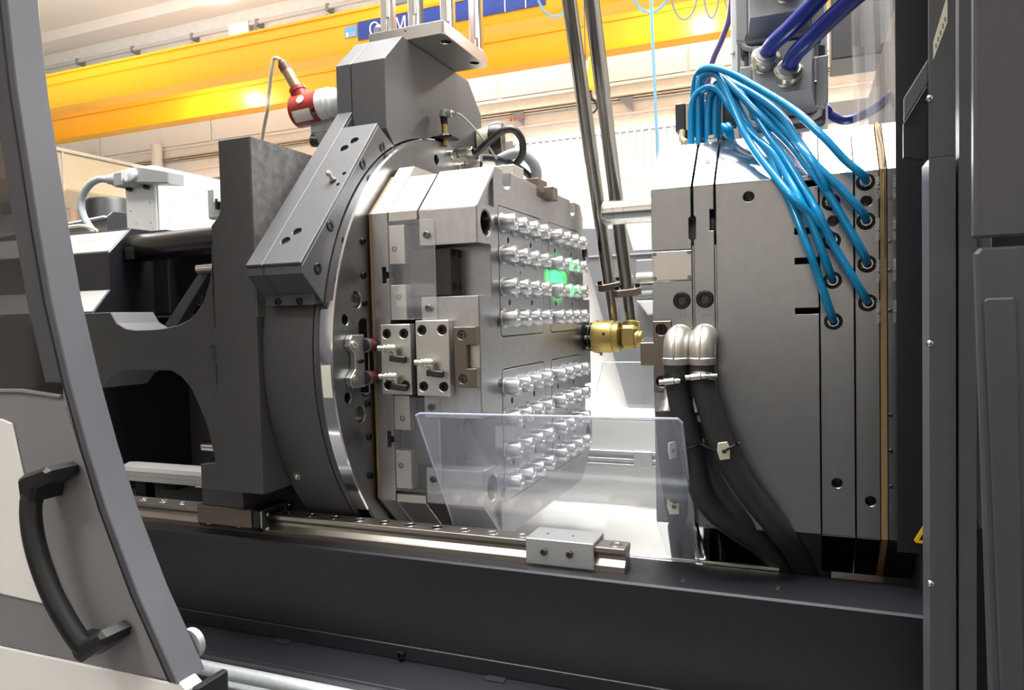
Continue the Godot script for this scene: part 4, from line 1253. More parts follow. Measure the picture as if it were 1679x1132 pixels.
	put(t, "glue_drip", mb().tube(v3([0.5995, 1.823, -0.02, 0.600, 1.80, 0.0125, 0.602, 1.775, 0.038, 0.601, 1.748, 0.0665, 0.6, 1.70, 0.0722, 0.6005, 1.62, 0.0722]), 0.0026, 7, 4, 0.001), M.insulation)
	put(t, "backing_plate", mb().prism("x", v2(octagon(0.07)), 0.604, 0.640, 0.0008), M.fixed_steel)
	for y in [1.70, 1.64, 1.60, 1.545, 1.40, 1.35, 1.30]:
		put(t, "bright_nick", mb().lathe(Vector3(0.6075, y, 0.07), Vector3.BACK, [Vector2(0, 0.003), Vector2(0.0012, 0.0025), Vector2(0.0012, 0)], 10), M.polished)
	var marks := ["002 3106", "002 340B", "002 348U", "002 360U"]
	for k in 4:
		lettering(t, "stamped_number", marks[k], 0.0075, 0.0006, Transform3D(Basis(Vector3.BACK, PI / 2), Vector3(0.5925, 1.715 - 0.057 * k, 0.0702)), M.panel_white)
		lettering(t, "stamped_number", marks[3 - k], 0.0075, 0.0006, Transform3D(Basis(Vector3.BACK, PI / 2), Vector3(0.6145, 1.715 - 0.057 * k, 0.0702)), M.panel_white)
	lettering(t, "stamped_mark", "E T", 0.008, 0.0004, Transform3D(Basis.IDENTITY, Vector3(0.326, 1.545, 0.0702)), M.print_grey)
	lettering(t, "stamped_mark", "V5 X", 0.006, 0.0004, Transform3D(Basis.IDENTITY, Vector3(0.361, 1.545, 0.0702)), M.print_grey)
	# guide pins towards the moving half
	for z in [0.033, -0.56]:
		for y in [1.714, 1.25]:
			if z > 0.0 and y < 1.5:
				continue
			put(t, "guide_pin", mb().lathe(Vector3(0.2802, y, z), Vector3.LEFT, [Vector2(0, 0.0195), Vector2(0.046, 0.0195), Vector2(0.0464, 0.0188), Vector2(0.0476, 0.0188), Vector2(0.048, 0.0195), Vector2(0.0635, 0.0195), Vector2(0.064, 0.0188), Vector2(0.065, 0.0188), Vector2(0.0655, 0.0195), Vector2(0.078, 0.0195), Vector2(0.084, 0.0178), Vector2(0.0865, 0.014), Vector2(0.0865, 0)], 36), M.chrome)
	# black carrier behind the mould
	put(thing("fixed_platen", "dark fixed platen behind the fixed mould half", "platen", Vector3(0.72, 1.0, -0.26)), "platen_plate", mb().box(0.641, 1.003, -0.75, 0.95, 2.05, 0.09, 0.003), M.bed_paint)

# ---------------------------------------------------------------- hoses
func elbows_and_hoses() -> void:
	for k in 2:
		var x := [0.3225, 0.359][k] as float
		var t := thing("pipe_elbow", ["cast steel elbow below the first black ring plug, beside the brown latch", "cast steel elbow below the black ring plug of the second plate"][k], "elbow", Vector3(x, 1.47, 0.1))
		var pts := []
		for i in 9:
			var a := PI / 2 * i / 8
			pts.append(Vector3(x, 1.4905 + 0.021 * cos(a) , 0.0955 + 0.021 * sin(a)))
		var arm := [Vector3(x, 1.5115, 0.0705), Vector3(x, 1.5115, 0.085)] + pts + [Vector3(x, 1.487, 0.1165), Vector3(x, 1.4815, 0.1165)]
		put(t, "elbow_body", mb().tube(arm, 0.0188, 28, 3), M.cast_fitting)
		put(t, "wall_flange", mb().lathe(Vector3(x, 1.5115, 0.0702), Vector3.BACK, [Vector2(0, 0.0205), Vector2(0.008, 0.0205), Vector2(0.009, 0.019)], 28), M.cast_fitting)
		put(t, "end_band", mb().lathe(Vector3(x, 1.4735, 0.1165), Vector3.UP, [Vector2(0, 0.0165), Vector2(0, 0.0195), Vector2(0.001, 0.0202), Vector2(0.0095, 0.0202), Vector2(0.011, 0.0185)], 30), M.cast_fitting)
		var seam := []
		for i in 8:
			var a := PI / 2 * (0.15 + 0.85 * i / 7.0)
			seam.append(Vector3(x - 0.001, 1.4905 + 0.0398 * cos(a), 0.0955 + 0.0398 * sin(a)))
		seam.append(Vector3(x - 0.001, 1.482, 0.1353))
		put(t, "casting_seam", mb().tube(seam, 0.0017, 6, 2), M.cast_fitting)
		put(t, "side_rib", mb().tube([Vector3(x + 0.018, 1.503, 0.11), Vector3(x + 0.0185, 1.487, 0.116)], 0.0018, 6, 1), M.cast_fitting)
	var paths := [
		[[0.3225, 1.478, 0.1165, 0.3225, 1.45, 0.116, 0.329, 1.405, 0.112, 0.339, 1.36, 0.106, 0.350, 1.29, 0.097, 0.372, 1.25, 0.085, 0.405, 1.22, 0.068, 0.440, 1.188, 0.042, 0.462, 1.148, 0.02, 0.49, 1.07, -0.03, 0.51, 1.01, -0.1], 0.0174, "grey rubber hose from the elbow beside the brown latch, curving towards the base"],
		[[0.359, 1.478, 0.1165, 0.3595, 1.45, 0.117, 0.373, 1.395, 0.116, 0.390, 1.345, 0.112, 0.418, 1.29, 0.1, 0.458, 1.232, 0.08, 0.482, 1.19, 0.048, 0.498, 1.148, 0.02, 0.52, 1.07, -0.03, 0.54, 1.01, -0.1], 0.0174, "grey rubber hose from the elbow of the second plate, running outermost to the base"],
		[[0.3525, 1.40, 0.085, 0.354, 1.345, 0.085, 0.362, 1.31, 0.083, 0.380, 1.275, 0.078, 0.42, 1.22, 0.06, 0.46, 1.15, 0.0, 0.5, 1.02, -0.1], 0.0135, "thin grey rubber hose from the conical fitting between the two thick hoses"],
		[[0.304, 1.40, 0.088, 0.305, 1.36, 0.09, 0.309, 1.30, 0.083, 0.312, 1.23, 0.058, 0.314, 1.16, 0.03, 0.316, 1.0, -0.05], 0.0185, "grey rubber hose standing upright behind the clear splash guard"]]
	for q in paths:
		solo("water_hose", mb().tube(v3(q[0]), q[1], 18, 8), M.rubber, q[2], "hose")
	var f := thing("conical_fitting", "steel conical hose fitting between the two thick grey hoses", "fitting", Vector3(0.3525, 1.37, 0.085))
	put(f, "cone", mb().lathe(Vector3(0.3525, 1.445, 0.076), Vector3(0.0, -1, 0.14), [Vector2(0, 0.006), Vector2(0.004, 0.008), Vector2(0.045, 0.0145), Vector2(0.046, 0.0155), Vector2(0.06, 0.0155), Vector2(0.061, 0.014)], 20), M.cast_fitting)
	put(f, "hose_clip", mb().lathe(Vector3(0.3532, 1.362, 0.0852), Vector3(0, -1, 0), [Vector2(0, 0.0138), Vector2(0, 0.0152), Vector2(0.012, 0.0152), Vector2(0.012, 0.0138)], 24), M.zinc)
	var f2 := thing("hose_nipple", "small steel hose nipple behind the clear splash guard", "fitting", Vector3(0.304, 1.385, 0.08))
	put(f2, "nipple_body", mb().lathe(Vector3(0.304, 1.43, 0.0705), Vector3(0, -1, 0.45), [Vector2(0, 0.009), Vector2(0.018, 0.009), Vector2(0.018, 0.0125), Vector2(0.03, 0.0125), Vector2(0.031, 0.0165), Vector2(0.037, 0.0165)], 8, 0.98), M.cast_fitting)
	# worm-drive clips on the two thick hoses
	for k in 2:
		var x := [0.3225, 0.359][k] as float
		var y := [1.4525, 1.4555][k] as float
		var t := thing("hose_clamp", ["bright worm-drive hose clamp on the hose beside the brown latch", "bright worm-drive hose clamp with the long screw on the outer hose"][k], "clamp", Vector3(x, y, 0.117))
		var tilt := Vector3([0.10, 0.03][k], 1, -0.25)
		put(t, "clamp_band", mb().lathe(Vector3(x, y, 0.117), tilt, [Vector2(-0.005, 0.0187), Vector2(-0.005, 0.0194), Vector2(0.005, 0.0194), Vector2(0.005, 0.0187)], 30), M.dark_steel if k == 0 else M.zinc)
		var s := Vector3(x - (0.014 if k == 0 else 0.013), y - (0.003 if k == 0 else -0.001), 0.1385)
		put(t, "screw_housing", mb().lathe(s, Vector3(1, 0.12, 0.02), [Vector2(0, 0.0), Vector2(0, 0.0052), Vector2(0.014, 0.0052), Vector2(0.0145, 0.0045), Vector2(0.0145, 0)], 10, 0.98), M.zinc)
		put(t, "clamp_screw", mb().lathe(s + Vector3(0.0145, 0.0015, 0), Vector3(1, 0.05, -0.1), [Vector2(0, 0.0034), Vector2(0.003, 0.0042), Vector2(0.006, 0.0042), Vector2(0.0065, 0.003), Vector2(0.022 if k else 0.008, 0.003), Vector2(0.022 if k else 0.008, 0)], 12), M.zinc)
		put(t, "screw_head", mb().lathe(s - Vector3(0.001, 0.0001, 0), Vector3(-1, -0.1, 0), [Vector2(0, 0.004), Vector2(0.006, 0.0045), Vector2(0.0065, 0.0035), Vector2(0.0065, 0)], 6, 0.99), M.zinc)
		if k == 1:
			for i in 8:
				put(t, "screw_thread", mb().lathe(s + Vector3(0.021 + i * 0.0019, 0.0015, -0.0008), Vector3(1, 0.05, -0.1), [Vector2(0, 0.003), Vector2(0.0005, 0.0038), Vector2(0.001, 0.003)], 12), M.zinc)
	# cable ties with ivory plates
	for q in [[0.3895, 1.352, 0.1315, 0.03, 0.5, "ivory cable-tie tag on the outer grey hose"], [0.310, 1.255, 0.086, 0.0, 0.1, "ivory cable-tie tag low on the upright hose behind the splash guard"], [0.3125, 1.345, 0.106, 0.0, 1.0, "ivory cable-tie tag seen edge-on, high behind the splash guard"]]:
		var t := thing("cable_tie", q[5], "cable tie", Vector3(q[0], q[1] - 0.012, q[2]))
		var m := mb()
		m.xf = Transform3D(Basis(Vector3.UP, q[4]) * Basis(Vector3.BACK, 0.15), Vector3(q[0], q[1], q[2]))
		m.prism("z", v2([-0.008, -0.012, 0.006, -0.013, 0.009, 0.003, 0.006, 0.012, -0.007, 0.013, -0.010, 0.002]), 0.0, 0.003, 0.0007)
		put(t, "tag_plate", m, M.tie_ivory)
		put(t, "tie_head", mb().box(q[0] - 0.002, q[1] - 0.003, q[2] + 0.0025, q[0] + 0.004, q[1] + 0.002, q[2] + 0.005, 0.0008), M.print_black)
	var st := thing("tie_strap", "black cable-tie strap joining the two thick grey hoses", "cable tie", Vector3(0.365, 1.352, 0.11))
	put(st, "strap_loop", mb().tube(v3([0.3275, 1.346, 0.124, 0.345, 1.354, 0.127, 0.356, 1.357, 0.118, 0.368, 1.353, 0.122, 0.386, 1.352, 0.1325, 0.4005, 1.357, 0.1285, 0.409, 1.361, 0.115]), 0.0022, 6, 4), M.print_black)
	put(st, "strap_tail", mb().tube(v3([0.404, 1.359, 0.123, 0.409, 1.364, 0.128, 0.4115, 1.362, 0.133]), 0.0014, 5, 3), M.print_black)

func splash_guard() -> void:
	var t := thing("splash_guard", "clear acrylic splash guard leaning out over the rail", "guard", Vector3(0.12, 1.159, 0.055))
	var lean := atan2(0.1, 0.24)
	var m := mb()
	var b := Basis(Vector3.RIGHT, Vector3(0, cos(lean), sin(lean)), Vector3(0, -sin(lean), cos(lean)))
	m.xf = Transform3D(b, Vector3(0, 1.160, 0.0525))
	var o := v2([-0.075, 0.0, 0.3415, 0.0, 0.3345, 0.252, 0.329, 0.2585, -0.09, 0.2545, -0.0975, 0.251])
	m.prism("z", o, -0.002, 0.002, 0.0008)
	put(t, "guard_sheet", m, M.acrylic)
	var r := MB.ccw(o)
	var e := mb()
	e.xf = m.xf
	for i in r.size():
		var a := r[i]
		var c := r[(i + 1) % r.size()]
		e.tube([Vector3(a.x, a.y, 0), Vector3(c.x, c.y, 0)], 0.0017, 6, 1)
	put(t, "guard_edge", e, M.acrylic_edge, "pale lilac cut edge")

func air_tubes() -> void:
	var q := [
		[0.330, 1.822, -0.050, 0.330, 1.895, -0.050, 0.335, 1.933, -0.045, 0.348, 1.941, -0.027, 0.368, 1.934, -0.005, 0.397, 1.914, 0.019, 0.443, 1.875, 0.044, 0.485, 1.835, 0.070, 0.524, 1.786, 0.098, 0.550, 1.751, 0.105, 0.573, 1.7275, 0.104, 0.5775, 1.7245, 0.066],
		[0.354, 1.822, -0.042, 0.356, 1.889, -0.042, 0.364, 1.914, -0.038, 0.385, 1.916, -0.020, 0.409, 1.897, 0.001, 0.439, 1.869, 0.023, 0.469, 1.834, 0.047, 0.492, 1.789, 0.072, 0.514, 1.749, 0.098, 0.542, 1.716, 0.105, 0.572, 1.678, 0.104, 0.578, 1.6705, 0.066],
		[0.337, 1.822, -0.034, 0.338, 1.909, -0.034, 0.348, 1.931, -0.030, 0.371, 1.926, -0.013, 0.401, 1.892, 0.006, 0.433, 1.849, 0.028, 0.480, 1.791, 0.050, 0.504, 1.750, 0.074, 0.525, 1.716, 0.099, 0.549, 1.669, 0.105, 0.573, 1.622, 0.104, 0.579, 1.611, 0.066],
		[0.361, 1.822, -0.026, 0.363, 1.894, -0.026, 0.377, 1.911, -0.024, 0.395, 1.906, -0.011, 0.412, 1.884, 0.006, 0.432, 1.844, 0.024, 0.456, 1.799, 0.043, 0.476, 1.765, 0.063, 0.498, 1.721, 0.083, 0.517, 1.681, 0.105, 0.534, 1.639, 0.105, 0.570, 1.572, 0.104, 0.5797, 1.557, 0.066],
		[0.364, 1.822, -0.050, 0.369, 1.909, -0.050, 0.383, 1.922, -0.042, 0.398, 1.910, -0.021, 0.427, 1.877, 0.004, 0.459, 1.835, 0.031, 0.484, 1.798, 0.060, 0.502, 1.767, 0.090, 0.516, 1.740, 0.102, 0.530, 1.709, 0.100, 0.5335, 1.7005, 0.066],
		[0.339, 1.822, -0.042, 0.341, 1.901, -0.042, 0.346, 1.927, -0.040, 0.361, 1.931, -0.025, 0.377, 1.917, -0.007, 0.396, 1.870, 0.014, 0.417, 1.816, 0.035, 0.436, 1.779, 0.057, 0.460, 1.741, 0.081, 0.484, 1.705, 0.105, 0.507, 1.680, 0.105, 0.530, 1.653, 0.1, 0.534, 1.646, 0.066],
		[0.364, 1.822, -0.034, 0.366, 1.888, -0.034, 0.379, 1.903, -0.030, 0.394, 1.893, -0.013, 0.409, 1.856, 0.006, 0.432, 1.811, 0.028, 0.457, 1.780, 0.050, 0.477, 1.739, 0.074, 0.494, 1.701, 0.099, 0.509, 1.665, 0.105, 0.530, 1.602, 0.102, 0.535, 1.590, 0.066],
		[0.336, 1.822, -0.026, 0.337, 1.890, -0.026, 0.351, 1.909, -0.024, 0.374, 1.900, -0.011, 0.396, 1.862, 0.006, 0.422, 1.823, 0.024, 0.452, 1.782, 0.043, 0.465, 1.740, 0.063, 0.484, 1.693, 0.083, 0.502, 1.638, 0.105, 0.515, 1.598, 0.105, 0.531, 1.545, 0.1, 0.5355, 1.532, 0.066]]
	for k in 8:
		var col := "outer column" if k < 4 else "inner column"
		var rank: String = ["topmost", "second from the top", "third from the top", "lowest"][k % 4]
		var pts := v3(q[k])
		var foot: Vector3 = [Vector3(0.3285, 1.822, -0.055), Vector3(0.3545, 1.822, -0.055), Vector3(0.3405, 1.822, -0.030), Vector3(0.3545, 1.822, -0.030), Vector3(0.3665, 1.822, -0.055), Vector3(0.3405, 1.822, -0.055), Vector3(0.3665, 1.822, -0.030), Vector3(0.3285, 1.822, -0.030)][k]
		pts[1] += (foot - pts[0]) * Vector3(0.8, 0, 0.8)
		pts[0] = foot
		solo("air_tube", mb().tube(pts, 0.0056, 12, 6), M.air_tube, "glossy blue air tube into the %s socket of the %s" % [rank, col], "tube", "blue air tubes to the mould")
	# fittings in the top of the plates
	for p in [[0.3345, -0.042], [0.3615, -0.038]]:
		var t := thing("tube_fitting", ["steel push-in fitting under the blue tubes nearest the beige valve's edge", "steel push-in fitting under the blue tubes on the second plate"][0 if p[0] < 0.35 else 1], "fitting", Vector3(p[0], 1.82, p[1]))
		put(t, "hex_nut", mb().prism("y", MB.circle(Vector2(p[0], p[1]), 0.0155, 6), 1.8202, 1.829, 0.001), M.zinc)
		put(t, "release_ring", mb().lathe(Vector3(p[0], 1.829, p[1]), Vector3.UP, [Vector2(0, 0.0145), Vector2(0.005, 0.0145), Vector2(0.006, 0.0125), Vector2(0.006, 0)], 20), M.zinc)

# ---------------------------------------------------------------- electrical column behind the fixed half
func connector(c: Vector3, label: String, glands: Array) -> void:
	var t := thing("plug_connector", label, "connector", c + Vector3(0, -0.075, 0))
	var z := c.z
	put(t, "connector_frame", mb().box(c.x - 0.062, c.y - 0.07, z - 0.03, c.x + 0.064, c.y + 0.06, z, 0.004), M.connector_base)
	for s in [-1, 1]:
		var x: float = c.x + s * 0.058
		put(t, "locking_lever", mb().prism("z", v2([x - 0.01, c.y - 0.045, x - 0.01, c.y + 0.035, x + 0.01, c.y + 0.035, x + 0.01, c.y - 0.035, x + 0.004, c.y - 0.05]), z - 0.012, z + 0.012, 0.002), M.connector_light)
	put(t, "lever_bow", mb().tube([Vector3(c.x - 0.055, c.y - 0.045, z + 0.006), Vector3(c.x - 0.045, c.y - 0.062, z + 0.008), Vector3(c.x + 0.045, c.y - 0.062, z + 0.008), Vector3(c.x + 0.055, c.y - 0.045, z + 0.006)], 0.005, 8, 3), M.connector_light)
	# hood: a tapered block
	var m := mb()
	var a := [Vector3(-0.05, -0.05, 0), Vector3(0.05, -0.05, 0), Vector3(0.05, 0.06, 0), Vector3(-0.05, 0.06, 0)]
	var b := [Vector3(-0.042, -0.028, 0.055), Vector3(0.042, -0.028, 0.055), Vector3(0.044, 0.056, 0.04), Vector3(-0.044, 0.056, 0.04)]
	for i in 4:
		var j := (i + 1) % 4
		m.quad(c + a[i], c + a[j], c + b[j], c + b[i], (a[i] + a[j]) * Vector3(1, 1, 0))
	m.quad(c + b[0], c + b[1], c + b[2], c + b[3], Vector3.BACK)
	m.quad(c + a[0], c + a[1], c + a[2], c + a[3], Vector3.FORWARD)
	put(t, "hood", m, M.connector_grey)
	put(t, "hood_foot", mb().box(c.x - 0.054, c.y - 0.054, z - 0.002, c.x + 0.054, c.y + 0.062, z + 0.008, 0.003), M.connector_grey)
	put(t, "latch_spring", mb().box(c.x + 0.046, c.y - 0.01, z + 0.012, c.x + 0.052, c.y + 0.028, z + 0.03, 0.001), M.zinc)
	for g in glands:
		var p: Vector3 = c + g
		var d := Vector3(0.12, 0.42, 0.9)
		put(t, "gland_nut", mb().lathe(p, d, [Vector2(0, 0.0225), Vector2(0.009, 0.0225), Vector2(0.011, 0.02)], 6, 0.99), M.zinc)
		put(t, "gland_body", mb().lathe(p, d, [Vector2(0.009, 0.0195), Vector2(0.018, 0.0195), Vector2(0.018, 0.0222), Vector2(0.027, 0.0222), Vector2(0.031, 0.0175), Vector2(0.031, 0.0125)], 26), M.zinc)
		put(t, "gland_seal", mb().lathe(p, d, [Vector2(0.030, 0.0165), Vector2(0.0325, 0.015), Vector2(0.0325, 0)], 24), M.connector_grey)

func electrical_column() -> void:
	var t := thing("cable_column", "white sheet-metal column carrying the grey plug connectors", "column", Vector3(0.46, 1.0, -0.2))
	put(t, "front_sheet", mb().box(0.3815, 1.0, -0.62, 0.5365, 2.8, -0.155, 0.002), M.panel_white)
	put(t, "edge_fold", mb().box(0.382, 1.83, -0.156, 0.394, 2.8, -0.148, 0.0015), M.white_cabinet)
	put(t, "edge_fold", mb().box(0.5245, 1.83, -0.156, 0.5365, 2.8, -0.148, 0.0015), M.white_cabinet)
	for y in [2.0, 2.12]:
		put(t, "dome_screw", mb().lathe(Vector3(0.385, y, -0.148), Vector3.BACK, [Vector2(0, 0.004), Vector2(0.002, 0.003), Vector2(0.0028, 0)], 12), M.zinc)
	connector(Vector3(0.468, 1.925, -0.115), "lower grey plug connector with two blue cables in steel glands", [Vector3(-0.028, 0.022, 0.032), Vector3(0.006, -0.006, 0.038)])
	connector(Vector3(0.462, 2.05, -0.115), "upper grey plug connector, cut by the picture's top edge, with one steel gland", [Vector3(0.012, 0.002, 0.036), Vector3(-0.03, 0.03, 0.03)])
	for q in [
		[[0.442, 1.957, -0.075, 0.4445, 1.9625, -0.062, 0.458, 1.968, -0.03, 0.481, 1.975, 0.0, 0.510, 1.990, 0.03, 0.537, 2.005, 0.06, 0.57, 2.02, 0.09, 0.66, 2.09, 0.12, 0.80, 2.2, 0.12], 0.0128, "thick blue cable from the gland nearer the white column's edge"],
		[[0.476, 1.930, -0.07, 0.4785, 1.936, -0.055, 0.488, 1.942, -0.02, 0.510, 1.950, 0.015, 0.542, 1.968, 0.045, 0.575, 1.983, 0.075, 0.61, 2.0, 0.095, 0.70, 2.06, 0.12, 0.82, 2.15, 0.12], 0.0128, "thick blue cable from the lower gland of the lower plug connector"],
		[[0.472, 2.062, -0.07, 0.474, 2.075, -0.05, 0.478, 2.12, -0.03, 0.485, 2.3, -0.03], 0.0125, "blue cable rising from the upper plug connector"],
		[[0.374, 2.6, -0.3, 0.373, 2.25, -0.3, 0.369, 2.135, -0.3, 0.354, 2.085, -0.3, 0.336, 2.047, -0.3, 0.325, 2.007, -0.3, 0.318, 1.949, -0.3, 0.32, 1.85, -0.32], 0.0055, "dark purple cable hanging beside the white column"],
		[[0.50, 1.95, -0.33, 0.533, 1.927, -0.3, 0.545, 1.911, -0.3, 0.569, 1.898, -0.3, 0.600, 1.904, -0.3, 0.623, 1.911, -0.28, 0.66, 1.935, -0.25], 0.0085, "sagging blue cable behind the plastic film"]]:
		solo("power_cable", mb().tube(v3(q[0]), q[1], 14, 6), M.cable_purple if q[1] < 0.006 else M.cable_blue, q[2], "cable")
	# pneumatic valve beside it
	var v := thing("pneumatic_valve", "small beige and black pneumatic valve behind the blue tubes", "valve", Vector3(0.34, 1.83, -0.1))
	put(v, "valve_body", mb().box(0.3095, 1.865, -0.13, 0.3715, 1.912, -0.1, 0.0015), M.valve_beige)
	put(v, "solenoid", mb().box(0.2915, 1.864, -0.128, 0.309, 1.913, -0.102, 0.002), M.valve_black)
	put(v, "solenoid", mb().box(0.3718, 1.864, -0.128, 0.392, 1.915, -0.102, 0.002), M.valve_black)
	put(v, "nameplate_frame", mb().prism("z", v2([0.318, 1.873, 0.365, 1.873, 0.365, 1.903, 0.358, 1.903, 0.358, 1.901, 0.363, 1.901, 0.363, 1.875, 0.32, 1.875, 0.32, 1.898, 0.325, 1.898, 0.325, 1.9, 0.318, 1.9]), -0.1, -0.0985, 0.0003), M.print_black)
	put(v, "knob", mb().lathe(Vector3(0.343, 1.912, -0.115), Vector3.UP, [Vector2(0, 0.01), Vector2(0.012, 0.01), Vector2(0.014, 0.007), Vector2(0.02, 0.007), Vector2(0.02, 0)], 12), M.burnt_steel)
	put(v, "manifold_foot", mb().box(0.3, 1.8205, -0.135, 0.385, 1.865, -0.108, 0.0015), M.connector_base)
	for x in [0.303, 0.377]:
		put(v, "brass_stub", mb().tube([Vector3(x, 1.866, -0.105), Vector3(x, 1.85, -0.1), Vector3(x + 0.008, 1.843, -0.095)], 0.0055, 10, 3), M.valve_beige)
	for k in 2:
		put(v, "short_tube", mb().tube(v3([0.366 + k * 0.008, 1.85, -0.1, 0.372 + k * 0.008, 1.862, -0.085, 0.380 + k * 0.006, 1.85, -0.075, 0.387, 1.835, -0.08]), 0.005, 10, 5), M.air_tube)
	# plastic film and the dark hood behind it
	var f := thing("plastic_film", "crinkled clear plastic film hanging beside the dark guard sheet", "film", Vector3(0.61, 1.83, -0.12))
	var m := mb()
	var cols := 16
	for i in cols:
		for j in 8:
			var g := func(a: int, b2: int) -> Vector3:
				var s := float(a) / cols
				var y := 1.835 + 0.07 * b2
				return Vector3(0.573 + 0.075 * s + 0.002 * sin(b2 * 1.7), y, -0.13 + 0.006 * sin(s * 17 + b2 * 0.5) + 0.004 * sin(b2 * 2.1 + s * 5.0))
			m.quad(g.call(i, j), g.call(i + 1, j), g.call(i + 1, j + 1), g.call(i, j + 1), Vector3.BACK)
	put(f, "film_sheet", m, M.film)
	put(f, "film_bar", mb().box(0.571, 2.395, -0.135, 0.65, 2.41, -0.125, 0.002), M.aluminium)
	solo("dark_hood", mb().box(0.585, 2.38, -1.7, 0.9, 2.9, -1.5, 0.004), M.black_paint, "dark box high behind the plastic film", "box")

# ---------------------------------------------------------------- steel rods and brass union
func rods_and_union() -> void:
	var ends := [[Vector3(-0.015, 2.42, -0.43), Vector3(0.038, 1.535, -0.66), "steel rod ending behind the brass union, the one further from the fixed mould"], [Vector3(0.045, 2.42, -0.405), Vector3(0.0985, 1.515, -0.595), "steel rod set into the brass elbow, the one nearer the fixed mould"]]
	for k in 2:
		var a: Vector3 = ends[k][0]
		var b: Vector3 = ends[k][1]
		var d := (a - b).normalized()
		var t := thing("steel_rod", ends[k][2], "rod", b)
		put(t, "rod_shaft", mb().lathe(b, d, [Vector2(0, 0.0152), Vector2(0.09, 0.0152), Vector2(0.09, 0.0168), Vector2(0.40 + 0.16 * k, 0.0168), Vector2(0.402 + 0.16 * k, 0.0178), Vector2(1.3, 0.0178), Vector2(1.3, 0)], 30), M.rod_steel)
		var c := b + d * 0.082
		var tf := facing(d, c)
		var m := mb()
		m.xf = Transform3D(Basis(tf.basis.x, tf.basis.y, tf.basis.z), c)
		var turn := 0.5 if k == 0 else 0.15
		m.xf.basis = m.xf.basis * Basis(Vector3.BACK, PI / 2 + turn)
		m.prism("z", v2([-0.033, -0.012, -0.024, -0.022, 0.024, -0.022, 0.033, -0.012, 0.033, 0.012, 0.024, 0.022, -0.024, 0.022, -0.033, 0.012]), 0.0, 0.018, 0.0012)
		put(t, "clamp_flange", m, M.burnt_steel)
		for s in [-1, 1]:
			screw(t, m.xf * Vector3(s * 0.0255, 0.004 * s, 0.018), d, 0.0062, 0.009, M.bolt_black, "socket_screw")
	var u := thing("brass_union", "brass rotary union lying between the mould halves", "union", Vector3(0.05, 1.45, -0.57))
	var c0 := Vector3(-0.0139, 1.494, -0.57)
	put(u, "steel_flange", mb().lathe(c0, Vector3.RIGHT, [Vector2(0, 0.024), Vector2(0.002, 0.034), Vector2(0.006, 0.036), Vector2(0.007, 0.022), Vector2(0.013, 0.022), Vector2(0.013, 0.036), Vector2(0.016, 0.036), Vector2(0.017, 0.02), Vector2(0.025, 0.02)], 36), M.dull_steel)
	for k in 6:
		var a := TAU * k / 6
		put(u, "flange_bolt", mb().lathe(c0 + Vector3(0.005, 0.029 * sin(a), 0.029 * cos(a)), Vector3.RIGHT, [Vector2(0, 0.005), Vector2(0.018, 0.005), Vector2(0.018, 0)], 10), M.zinc)
	put(u, "brass_body", mb().lathe(c0 + Vector3(0.021, 0, 0), Vector3.RIGHT, [Vector2(0, 0.02), Vector2(0, 0.0385), Vector2(0.002, 0.0405), Vector2(0.05, 0.0405), Vector2(0.052, 0.039), Vector2(0.052, 0.0365), Vector2(0.066, 0.0365), Vector2(0.067, 0.034), Vector2(0.067, 0.0)], 48), M.brass)
	for a in [0.2, 1.35, -1.3, 2.2]:
		put(u, "key_hole", mb().lathe(c0 + Vector3(0.056 if a < 1.0 and a > 0.0 else 0.034, 0.0403 * sin(a), 0.0403 * cos(a)), Vector3(0, sin(a), cos(a)), [Vector2(-0.004, 0.0), Vector2(-0.0005, 0.0038), Vector2(0.0004, 0.0042), Vector2(0.0004, 0.0)], 14), M.seal_black)
	put(u, "elbow_block", mb().box(0.074, 1.464, -0.60, 0.118, 1.522, -0.555, 0.008), M.brass)
	put(u, "elbow_boss", mb().lathe(Vector3(0.097, 1.493, -0.58), Vector3(0.06, 1, -0.19), [Vector2(-0.02, 0.0225), Vector2(0.036, 0.0225), Vector2(0.038, 0.021), Vector2(0.038, 0)], 28), M.brass)
	put(u, "end_plug", mb().lathe(Vector3(0.112, 1.49, -0.575), Vector3.RIGHT, [Vector2(0, 0.021), Vector2(0.008, 0.021), Vector2(0.009, 0.018), Vector2(0.015, 0.018), Vector2(0.0165, 0.016), Vector2(0.0165, 0.008), Vector2(0.012, 0.007), Vector2(0.012, 0)], 26), M.brass)
	put(u, "drain_nipple", mb().lathe(c0 + Vector3(0.04, -0.040, 0.004), Vector3.DOWN, [Vector2(0, 0.004), Vector2(0.006, 0.0035), Vector2(0.006, 0)], 10), M.brass)
	# pale blue hanging cable
	solo("hanging_cord", mb().tube(v3([0.178, 2.6, -0.5, 0.178, 2.265, -0.5, 0.181, 2.12, -0.5, 0.187, 1.90, -0.5, 0.188, 1.80, -0.5]), 0.0035, 8, 4), M.cable_ice, "thin pale blue cord hanging beside the fixed mould half", "cord")

